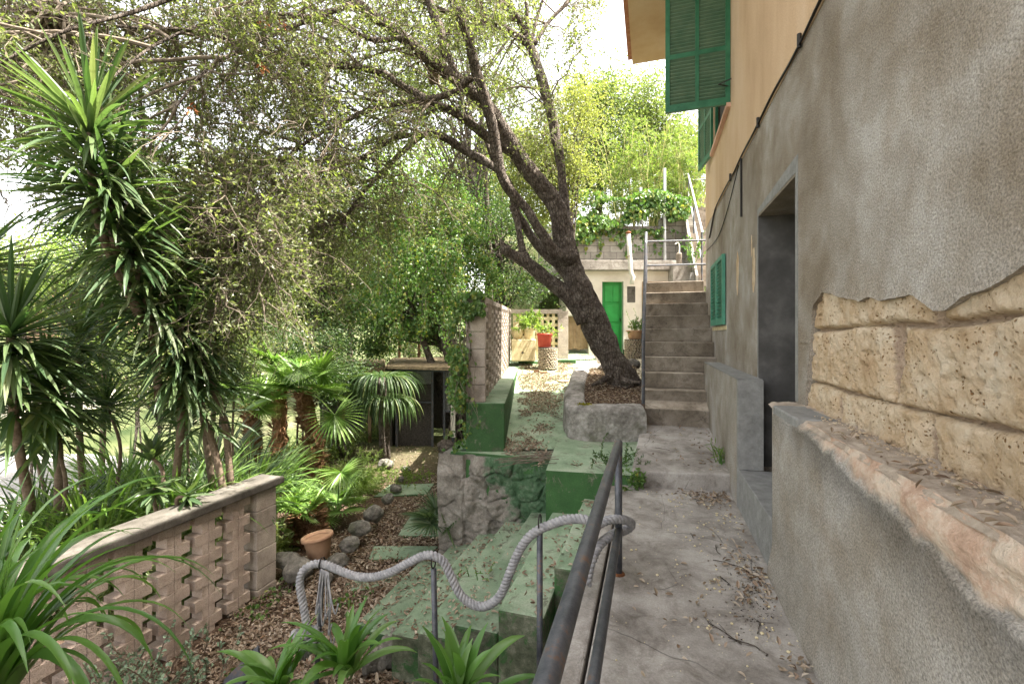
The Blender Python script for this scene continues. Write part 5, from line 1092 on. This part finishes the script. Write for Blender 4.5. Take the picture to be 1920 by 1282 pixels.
# ---- fan palms ------------------------------------------------------------
def fan(m, c, dirn, n_, r, segs=26, up=(0,0,1)):
    """one round frond: blades fanned in the plane across n_"""
    dirn = nrm(dirn); n_ = nrm(n_ - dirn*np.dot(n_, dirn)); s_ = np.cross(dirn, n_); a = np.linspace(-2.3, 2.3, segs)
    d = np.cos(a)[:,None]*dirn + np.sin(a)[:,None]*s_ + n_*.12
    m.blades(np.tile(c, (segs,1)), d, r*(.8+.2*np.cos(a*.6)), r*.085, .35, 6, .35, prof=[.25,.8,1,.8,.5,.05])
def fan_palm(label, c, fronds, r, pet, seed, trunk=None, mat='palm', group='fan palms of the lower garden', upb=.35, faces=()):
    rg = np.random.default_rng(500+seed); c = np.asarray(c, float); t_ = thing('fan_palm', label, 'palm', trunk if trunk is not None else c, group)
    if trunk is not None:
        b = np.asarray(trunk, float); m = MB(); ax = cr([b, (b+c)/2+(.05,.02,0), c], 8); m.tube(ax, np.linspace(.16,.14,len(ax)), 14, flat=1+.15*rg.normal(size=(len(ax),14))); 
        n = 500; tt = rg.random(n); aa = rg.uniform(0, 2*np.pi, n); p = b[None]*(1-tt[:,None])+c[None]*tt[:,None]; o = np.stack([np.cos(aa), np.sin(aa), np.zeros(n)], 1); m.blades(p+o*.11, o+(0,0,.9), .22, .035, .9, 4); m.build('trunk', G['stem'], t_)
    m = MB(); pm = MB()
    for i in range(fronds):
        a = 2*np.pi*i/fronds+rg.normal()*.3; el = rg.uniform(-.35, 1.3)*1.+upb; d0_ = nrm(np.array((math.cos(a), math.sin(a), el))); ln_ = pet*rg.uniform(.6,1.1)
        path = grow(c[None], d0_[None], ln_, 6, .03, .10, rg)[0]; pm.tube(path, np.linspace(.012,.006,6), 5); dd_ = nrm(path[-1]-path[-2]); fan(m, path[-1], dd_, np.array((0,0,1.))+rg.normal(size=3)*.35, r*rg.uniform(.75,1.1))
    for (px, py, d, rr) in faces:                   # fronds turned towards the walkway
        q = P(px, py, d); pm.tube(cr([c, (c+q)/2+(0,0,.1), q], 4), .01, 5); fan(m, q, nrm(q-c)*.4+(0,0,-.5), -nrm(q-(0,0,H))+(0,0,.35), rr, 30)
    pm.build('petioles', G[mat], t_); m.build('fronds', G[mat], t_); return t_
g1 = foot(598, 9.0); fan_palm('largest fan palm, with a shaggy brown trunk, before the lean-to', P(566, 735, 8.9), 17, .62, .55, 1, g1, faces=((628,778,8.1,.62),(560,690,8.4,.5)))
fan_palm('small fan palm with upright fans beside the row of edging rocks', P(632, 960, 7.0), 9, .42, .35, 2, None, upb=.9, faces=((640,885,6.8,.40),))
fan_palm('small pale fan palm nearest the end pillar of the block wall', P(545, 960, 6.6), 10, .40, .32, 3, None, upb=.6)
fan_palm('dark fan palm spreading low at the foot of the rubble wall', P(838, 985, 5.9), 11, .40, .28, 4, None, 'yucca', upb=.5)
fan_palm('fan palm in shade behind and above the shaggy trunked one', P(520, 690, 10.4), 14, .55, .5, 5, foot(520, 10.4), 'palm')
fan_palm('fan palm partly hidden by the grassy clump in the sun', P(470, 760, 9.2), 12, .55, .5, 6, foot(470, 9.2), 'palm')
fan_palm('little fan palm with a stubby brown trunk behind the terracotta pot', P(575, 965, 6.3), 6, .3, .22, 7, foot(578, 6.3), 'palm', upb=1.)
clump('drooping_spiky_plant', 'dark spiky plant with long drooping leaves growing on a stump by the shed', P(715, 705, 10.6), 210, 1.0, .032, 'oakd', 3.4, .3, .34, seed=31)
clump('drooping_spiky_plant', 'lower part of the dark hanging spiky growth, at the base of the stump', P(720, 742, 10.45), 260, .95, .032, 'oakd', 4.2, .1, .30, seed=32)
m = MB(); m.tube(cr([foot(722, 10.6), P(720,790,10.6), P(715,705,10.6)], 5), [.13]*11, 9); tag(m.build('stump', G['bark'], None, True), 'gnarled stump under the drooping spiky plant', 'stump')
# feathery lime bush
ab = thing('feathery_bush', 'feathery lime green bush spreading above the edging rocks', 'bush', foot(665, 8.4)); rg = np.random.default_rng(9)
s = foot(665, 8.4)+rg.normal(size=(170,3))*(.18,.18,.03); q = grow(s, rg.normal(size=(170,3))*.7+(0,0,1.), rg.uniform(.5,.95,170), 8, .08, .16, rg); m = MB(); m.tubes(q, taper(170,8,.005,.002), 3); m.build('stems', G['lime'], ab)
s, d = spawn(q, 55, .15, 1.2, (0,0,0), rg); m = MB(); m.leaves(s, d, .09*rg.uniform(.5,1.2,len(s)), .010); m.build('fronds', G['lime'], ab)
for i, (px, py, d, rr, lb) in enumerate(((500,905,7.4,.28,'low sunlit weeds beside the end pillar of the block wall'),(755,890,9.0,.25,'small leafy weed patch at the far end of the edging rocks'),(590,870,8.0,.35,'sunlit leafy weeds under the shaggy trunked palm'))):
    t_ = thing('weed', lb, 'weeds', P(px, py, d)); c = foot(px, d); s = c+rng.normal(size=(60,3))*(rr,rr,.01); q = grow(s, rng.normal(size=(60,3))*.4+(0,0,1), rng.uniform(.15,.4,60), 5, .15, .05); m = MB(); m.tubes(q, taper(60,5,.003,.001), 3); s, d_ = spawn(q, 14, .2); m.leaves(s, d_, .045, .025); m.build('leaves', G['lime'], t_)

# ---- plants in the foreground --------------------------------------------
def strap(label, c, spec, Wd, mat='strap', name='strap_leaved_plant', seed=0, K=14, droop=.9, group=None):
    """spec: rows (azimuth deg in the camera frame (0 right, 90 away), start pitch deg, length)"""
    t_ = thing(name, label, 'plant', c, group); rg = np.random.default_rng(700+seed); p = []; d = []; L = []; dr = []
    for row in spec:
        az, pt, ln_ = row[:3]; a = R(az); e = R(pt); v = W(math.cos(a)*math.cos(e), math.sin(a)*math.cos(e), math.sin(e)); p.append(np.asarray(c)+rg.normal(size=3)*(.03,.03,.01)); d.append(v); L.append(ln_); dr.append(row[3] if len(row) > 3 else droop)
    m = MB(); m.blades(np.array(p), np.array(d), np.array(L), Wd*rg.uniform(.8,1.15,len(p)), np.array(dr), K, .45, prof=np.interp(np.linspace(0,1,K), [0,.2,.6,.85,1], [.75,.95,1,.6,.05])); o = m.build('leaves', G[mat], t_, True); return t_
rg = np.random.default_rng(17)
spec = [(rg.uniform(-70,170), rg.uniform(70,89), rg.uniform(.75,1.2), rg.uniform(1.4,3.2)) for _ in range(70)]
spec += [(20,76,1.3,2.4),(5,72,1.2,2.5),(40,80,1.35,2.2),(60,80,1.35,2.0)]
strap('large arching strap leaved plant filling the bottom left corner', P(-40, 1420, 1.75), spec, .040, seed=1, K=20, name='arching_plant')
sp = lambda n, lo, hi, l0, l1, s_: [(a, np.random.default_rng(s_+int(a)).uniform(lo, hi), np.random.default_rng(s_*3+int(a)).uniform(l0, l1)) for a in np.linspace(0, 345, n)]
strap('glossy strap leaved clump left of the knotted rope end', P(520, 1296, 3.1), sp(20,30,78,.32,.50,5), .058, seed=2, group='strap leaved clumps at the foot of the steps')
strap('glossy strap leaved clump under the first rope sag, before the craggy rock', P(648, 1262, 3.15), sp(28,28,80,.36,.62,9), .062, seed=3, group='strap leaved clumps at the foot of the steps')
strap('pale strap leaved clump at the bottom, between the two nearer iron posts', P(862, 1330, 2.65), sp(28,30,80,.32,.54,13), .066, 'strap', seed=4, group='strap leaved clumps at the foot of the steps')
jb = thing('jade_bush', 'grey green fleshy leaved bush at the foot of the pink block wall', 'bush', P(290, 1330, 3.3)); rg = np.random.default_rng(19)
s = P(275, 1345, 3.35)+rg.normal(size=(90,3))*(.24,.24,.02); q = grow(s, rg.normal(size=(90,3))*.5+(0,0,1), rg.uniform(.25,.55,90), 6, .2, .0, rg); m = MB(); m.tubes(q, taper(90,6,.007,.004), 5); m.build('stems', G['yst'], jb)
s, d = spawn(q, 22, .3, 1., (0,0,.2), rg); m = MB(); m.leaves(s, d, .036*rg.uniform(.7,1.2,len(s)), .022, six=True, fold=.1); m.build('leaves', G['jade'], jb)
# potted plants and weeds
def herb(name, label, c, n, h, mat, lw, spread=.1, per=12, cat='plant'):
    t_ = thing(name, label, cat, c); s = np.asarray(c)+rng.normal(size=(n,3))*(spread*.4,spread*.4,.004); q = grow(s, rng.normal(size=(n,3))*(spread*2.6)+(0,0,1), rng.uniform(.6,1.1,n)*h, 6, .14, .02); m = MB(); m.tubes(q, taper(n,6,.005,.002), 4); m.build('stems', G['strap'], t_)
    s, d = spawn(q, per, .25, 1., (0,0,-.1)); m = MB(); m.leaves(s, d, lw[0]*rng.uniform(.6,1.2,len(s)), lw[1], six=True); m.build('leaves', G[mat], t_); return t_
herb('potted_shrub', 'pale leafy shrub growing in the cream pot on the stone block', W((993-960)/FP*11.5, 11.5, zt_+.27), 34, .50, 'lime', (.10,.038), .22, 16)
herb('potted_sprouts', 'green sprouts growing in the glossy red pot', W((1021-960)/FP*11.0, 11.0, rpz[2]+.29), 20, .32, 'lime', (.11,.035), .2, 7)
herb('potted_herb', 'leafy herb growing in the clay bowl by the handrail', pc2+np.array((.02,0,.67)), 26, .34, 'ivy', (.06,.035), .2, 12)
herb('bowl_thistle', 'dry upright stem rising from the clay bowl', pc2+np.array((.0,.05,.67)), 3, .62, 'far', (.05,.02), .04, 10)
herb('weed', 'broad leaved weed at the foot of the landing step', W((1193-960)/FP*4.62, 4.62, .0), 16, .19, 'ivy', (.045,.03), .12, 9)
herb('weed', 'fine feathery weed between the handrail top and the landing', W((1160-960)/FP*5.0, 5.0, .10), 26, .30, 'oakd', (.035,.008), .28, 26)
herb('weed', 'grassy tuft in the corner of landing and house plinth', np.array((.73,5.25,.18)), 14, .24, 'lime', (.10,.006), .06, 3)
herb('weed', 'small weeds sprouting on the green steps by the rope', np.array((-1.5,3.6,-.50)), 8, .10, 'ivy', (.02,.01), .25, 8)
herb('wall_creeper', 'small creeper with a white flower by the roof vent', P(1296, 500, 12.5), 14, 1.0, 'ivy', (.09,.06), .10, 12)

# ---- fallen leaves --------------------------------------------------------
def litter(label, pts, L=.045, Wd=.019, tilt=.35, name='leaf_litter', mat='litter'):
    pts = np.asarray(pts); N = len(pts); n = nrm(np.array((0,0,1.))+rng.normal(size=(N,3))*tilt); d = nrm(np.cross(n, rng.normal(size=(N,3)))); sc = rng.uniform(.6,1.25,N)
    m = MB(); m.leaves(pts, d, L*sc, Wd*sc, n, .22, L*0+1 > 0); return tag(m.build(name, G[mat]), label, None, kind='stuff')
def scatter(n, uf, df, zf, dens):
    o = []; k = 0
    while len(o) < n and k < n*40:
        k += 1; u, d = rng.uniform(*uf), rng.uniform(*df); p = W(u, d, 0)
        if rng.random() < dens(u, d, p): p[2] = zf(p[0], p[1], u, d)+.006+.012*rng.random(); o.append(p)
    return o
def pxy(u, d, z): return 960+u/d*FP, 628+(H-z)/d*FP
def dter(u, d, p):
    z = ter_z(p[0], p[1]); px, py = pxy(u, d, z)
    L = np.interp(py, [672,700,745,800,830,850], [985,980,975,985,950,900]); Rr = np.interp(py, [672,700,745,780,820,850], [1075,1062,1050,1040,1010,1010])
    inside = ss(L-14, L+6, px)*ss(Rr+26, Rr-16, px); return float(inside*(.12+.88*(fbm(p[0]*3, p[1]*3, 1.) > -.18)))
lt = scatter(8500, (-.1,1.6), (5.4,12.), lambda x,y,u,d: float(ter_z(x,y)), dter)
lt += scatter(160, (.3,1.0), (4.95,5.8), lambda x,y,u,d: float(ter_z(x,y))+.003, lambda u,d,p: .9*(fbm(p[0]*4,p[1]*4,6.) > .15))
litter('dry leaves drifted along the green terrace floor', lt)
litter('dry leaves covering the soil of the stone bed', scatter(2600, (1.05,2.5), (6.2,9.4), lambda x,y,u,d: .575+.105*(d-6.1)-.015, lambda u,d,p: float(u > 1.02+.12*(d-6.2) and u < .30*d and p[0] < -.16)))
litter('dry leaves in front of the cream outbuilding', scatter(1300, (.9,4.0), (10.4,13.2), lambda x,y,u,d: float(ter_z(x,y)) if False else float(ter_z(x,y)), lambda u,d,p: float(u/d > .09)))
gl = []
for _ in range(9000):                                 # drifted against the block wall and the steps
    x, y = rng.uniform(-4.05, -2.2), rng.uniform(1.8, 4.6); gl.append((x, y, float(ground_z(x, y))+.005+.02*rng.random()))
while len(gl) < 35000:
    d = 3.0+9.5*rng.random()**1.5; u = rng.uniform(-.62, .06)*d; p = W(u, d, 0)
    if p[0] < -4.3 and rng.random() > .15: continue
    if p[0] > -2.3 and p[1] < 5.3 and p[1] > 3.3: continue
    if fbm(p[0]*1.3, p[1]*1.3, 3.) < -.35: continue
    gl.append((p[0], p[1], float(ground_z(p[0], p[1]))+.005+.03*rng.random()))
litter('thick carpet of dry leaves over the lower garden', gl, .055, .024, .45)
stl = []
for k in range(1, 8):
    for _ in range(110 if k < 4 else 260):
        y = ynear[k]+(5.15-ynear[k])*rng.random(); x = nose[k-1]-abs(rng.normal())*.12-.01 if rng.random() < .6 else rng.uniform(nose[k], nose[k-1])
        if x > nose[k]+.01 and (fbm(x*3, y*3, 8.) > -.1 or k > 4): stl.append((x, min(y, 4.7 if k < 3 else 5.2), -.17*k+.008+.01*rng.random()))
litter('scattered dry leaves lying on the green steps', stl, .048, .02)
wl = []
def heap(px, py, n, sx, sy):
    for _ in range(n):
        a, b = px+rng.normal()*sx, py+rng.normal()*sy; 
        d = H*FP/(max(b, 905)-628); p = P(a, b, d)
        if p[0] < .70 and p[0] > -.27 and p[1] < 4.86: wl.append((p[0], p[1], .006+.015*rng.random()))
heap(1352, 934, 260, 26, 9); heap(1300, 926, 60, 25, 5); heap(1425, 1095, 150, 22, 30); heap(1390, 1030, 50, 30, 30); heap(1510, 1250, 50, 22, 22); heap(1330, 1150, 60, 90, 70)
for _ in range(90):
    y = rng.uniform(5.0, 6.55); x = .72-abs(rng.normal())*.12 if rng.random() < .6 else rng.uniform(-.1, .7); wl.append((x, y, .16+.085*(y-4.9)+.008))
litter('dry leaves gathered along the plinth on the walkway', wl, .042, .018)
ll = [(rng.uniform(.79,.93), y, 1.105+.008*rng.random()) for y in np.concatenate([rng.uniform(.95,2.6,60), rng.uniform(1.5,1.8,14)])]
litter('a few dry leaves caught on the crumbling ledge', ll, .040, .015)
# crumbs of stone on the ledge
m = MB()
for _ in range(420):
    x, y = .955-abs(rng.normal())*.05, rng.uniform(.9, 2.9); s_ = .0015+.007*rng.random()**3
    if x > .79: m.lathe((x, y, 1.102+s_*.3), [(s_*.4,-s_*.6),(s_,-s_*.1),(s_*.8,s_*.4),(s_*.2,s_*.6)], 5)
tag(m.build('crumbs', G['sand']), 'sandy crumbs fallen on the ledge below the bare stone', None, kind='stuff')
# grit and chips
m = MB(); n_ = 0
for _ in range(1800):
    x, y = rng.uniform(-.25, .72), rng.uniform(1.2, 4.8); wgt = .12+.9*(x > .15)*(fbm(x*3, y*3, 12.) > .05)
    if rng.random() > wgt: continue
    s_ = .002+.009*rng.random()**3; m.lathe((x, y, s_*.5), [(s_*.4,-s_*.5),(s_,-s_*.1),(s_*.8,s_*.4),(s_*.2,s_*.6)], 5)
tag(m.build('gravel', G['cream']), 'small plaster chips and grit scattered on the walkway', None, kind='stuff')
m = MB()
for _ in range(500):
    a, b = 1415+rng.normal()*34, 1105+rng.normal()*42; d = H*FP/(b-628); p = P(a, b, d)
    if p[0] < .70: s_ = .0015+.004*rng.random()**2; m.lathe((p[0], p[1], s_*.4), [(s_*.4,-s_*.5),(s_,-s_*.1),(s_*.8,s_*.4),(s_*.2,s_*.6)], 5)
tag(m.build('grit', G['bark']), 'dark grit and crumbs on the walkway beside the plinth', None, kind='stuff')
# twigs
tw = MB()
for px, py, n_ in ((990,862,16),(1010,850,8)):
    for _ in range(n_):
        d = (H-.11)*FP/(py+rng.normal()*5-628); c = P(px+rng.normal()*22, 628+(H-.12)*FP/d, d); a = nrm(W(1,.25+rng.normal()*.25,0)-W(0,0,0)); L_ = rng.uniform(.1,.34); tw.tube([c-a*L_, c+(0,0,.012), c+a*L_+(0,0,.01)], .004, 5)
tag(tw.build('fallen_twigs', G['twig']), 'loose grey twigs lying on the terrace edge', None, kind='stuff')
tw = MB()
for px, py, L_ in ((1400,1070,.22),(1390,1210,.25),(1440,1230,.22),(1370,1100,.12),(1350,1040,.14),(1310,940,.2),(1440,1100,.15),(1300,1010,.1),(1420,1190,.2),(1255,845,.18)):
    d = H*FP/(py-628) if py > 900 else (H-.25)*FP/(py-628); c = P(px, py, d)+(0,0,.008); q = grow(c[None], np.array([[-.6+rng.normal()*.4, .8, 0.]]), L_, 7, .2, 0)[0]; q[:,2] = c[2]; tw.tube(q, .0028, 5)
    s, dd_ = spawn(q[None], 3, .2, .5); r2 = grow(s, dd_*(1,1,0), L_*.35, 4, .2, 0); r2[:,:,2] = c[2]; tw.tubes(r2, taper(3,4,.0018,.001), 3)
tag(tw.build('fallen_twigs', G['bark']), 'thin dark twigs scattered over the walkway concrete', None, kind='stuff')

# ---- across the road ------------------------------------------------------
nh = thing('neighbour_house', 'low pink house with a tiled roof seen between the yuccas across the road', 'house', foot(90, 33))
zg = float(ground_z(*P(90,628,33)[:2])); k_ = 33/FP
m = MB(); m.udbox((40-960)*k_, (230-960)*k_, 33, 38, zg-1, H+58*k_); nw = m.build('wall', G['far_wall'], nh)
m = MB(); m.hexa([W((30-960)*k_,32.5,H+58*k_),W((240-960)*k_,32.5,H+58*k_),W((240-960)*k_,38.5,H+58*k_),W((30-960)*k_,38.5,H+58*k_),W((60-960)*k_,35.5,H+85*k_),W((210-960)*k_,35.5,H+85*k_),W((210-960)*k_,35.6,H+85*k_),W((60-960)*k_,35.6,H+85*k_)]); m.build('roof', G['tile'], nh)
for x in (80, 150, 195):
    m = MB(); m.udbox((x-960)*k_, (x+14-960)*k_, 32.97, 33.0, H+14*k_, H+38*k_); f = m.build('window', G['white'], nh); m = MB(); m.udbox((x+1.5-960)*k_, (x+12.5-960)*k_, 32.95, 32.969, H+15.5*k_, H+36.5*k_); m.build('pane', G['dark'], f)
m = MB(); m.tube([foot(138, 22), P(138, 590, 22)], .10, 10); tag(m.build('white_post', G['pvc']), 'thick white post standing at the roadside between the yuccas', 'post')
rwl = MB(); rwl.box((-29.3, -20, -2.7), (-29., 70, -1.5)); tag(rwl.build('roadside_wall', G['white']), 'long low white wall along the far side of the road', 'wall')
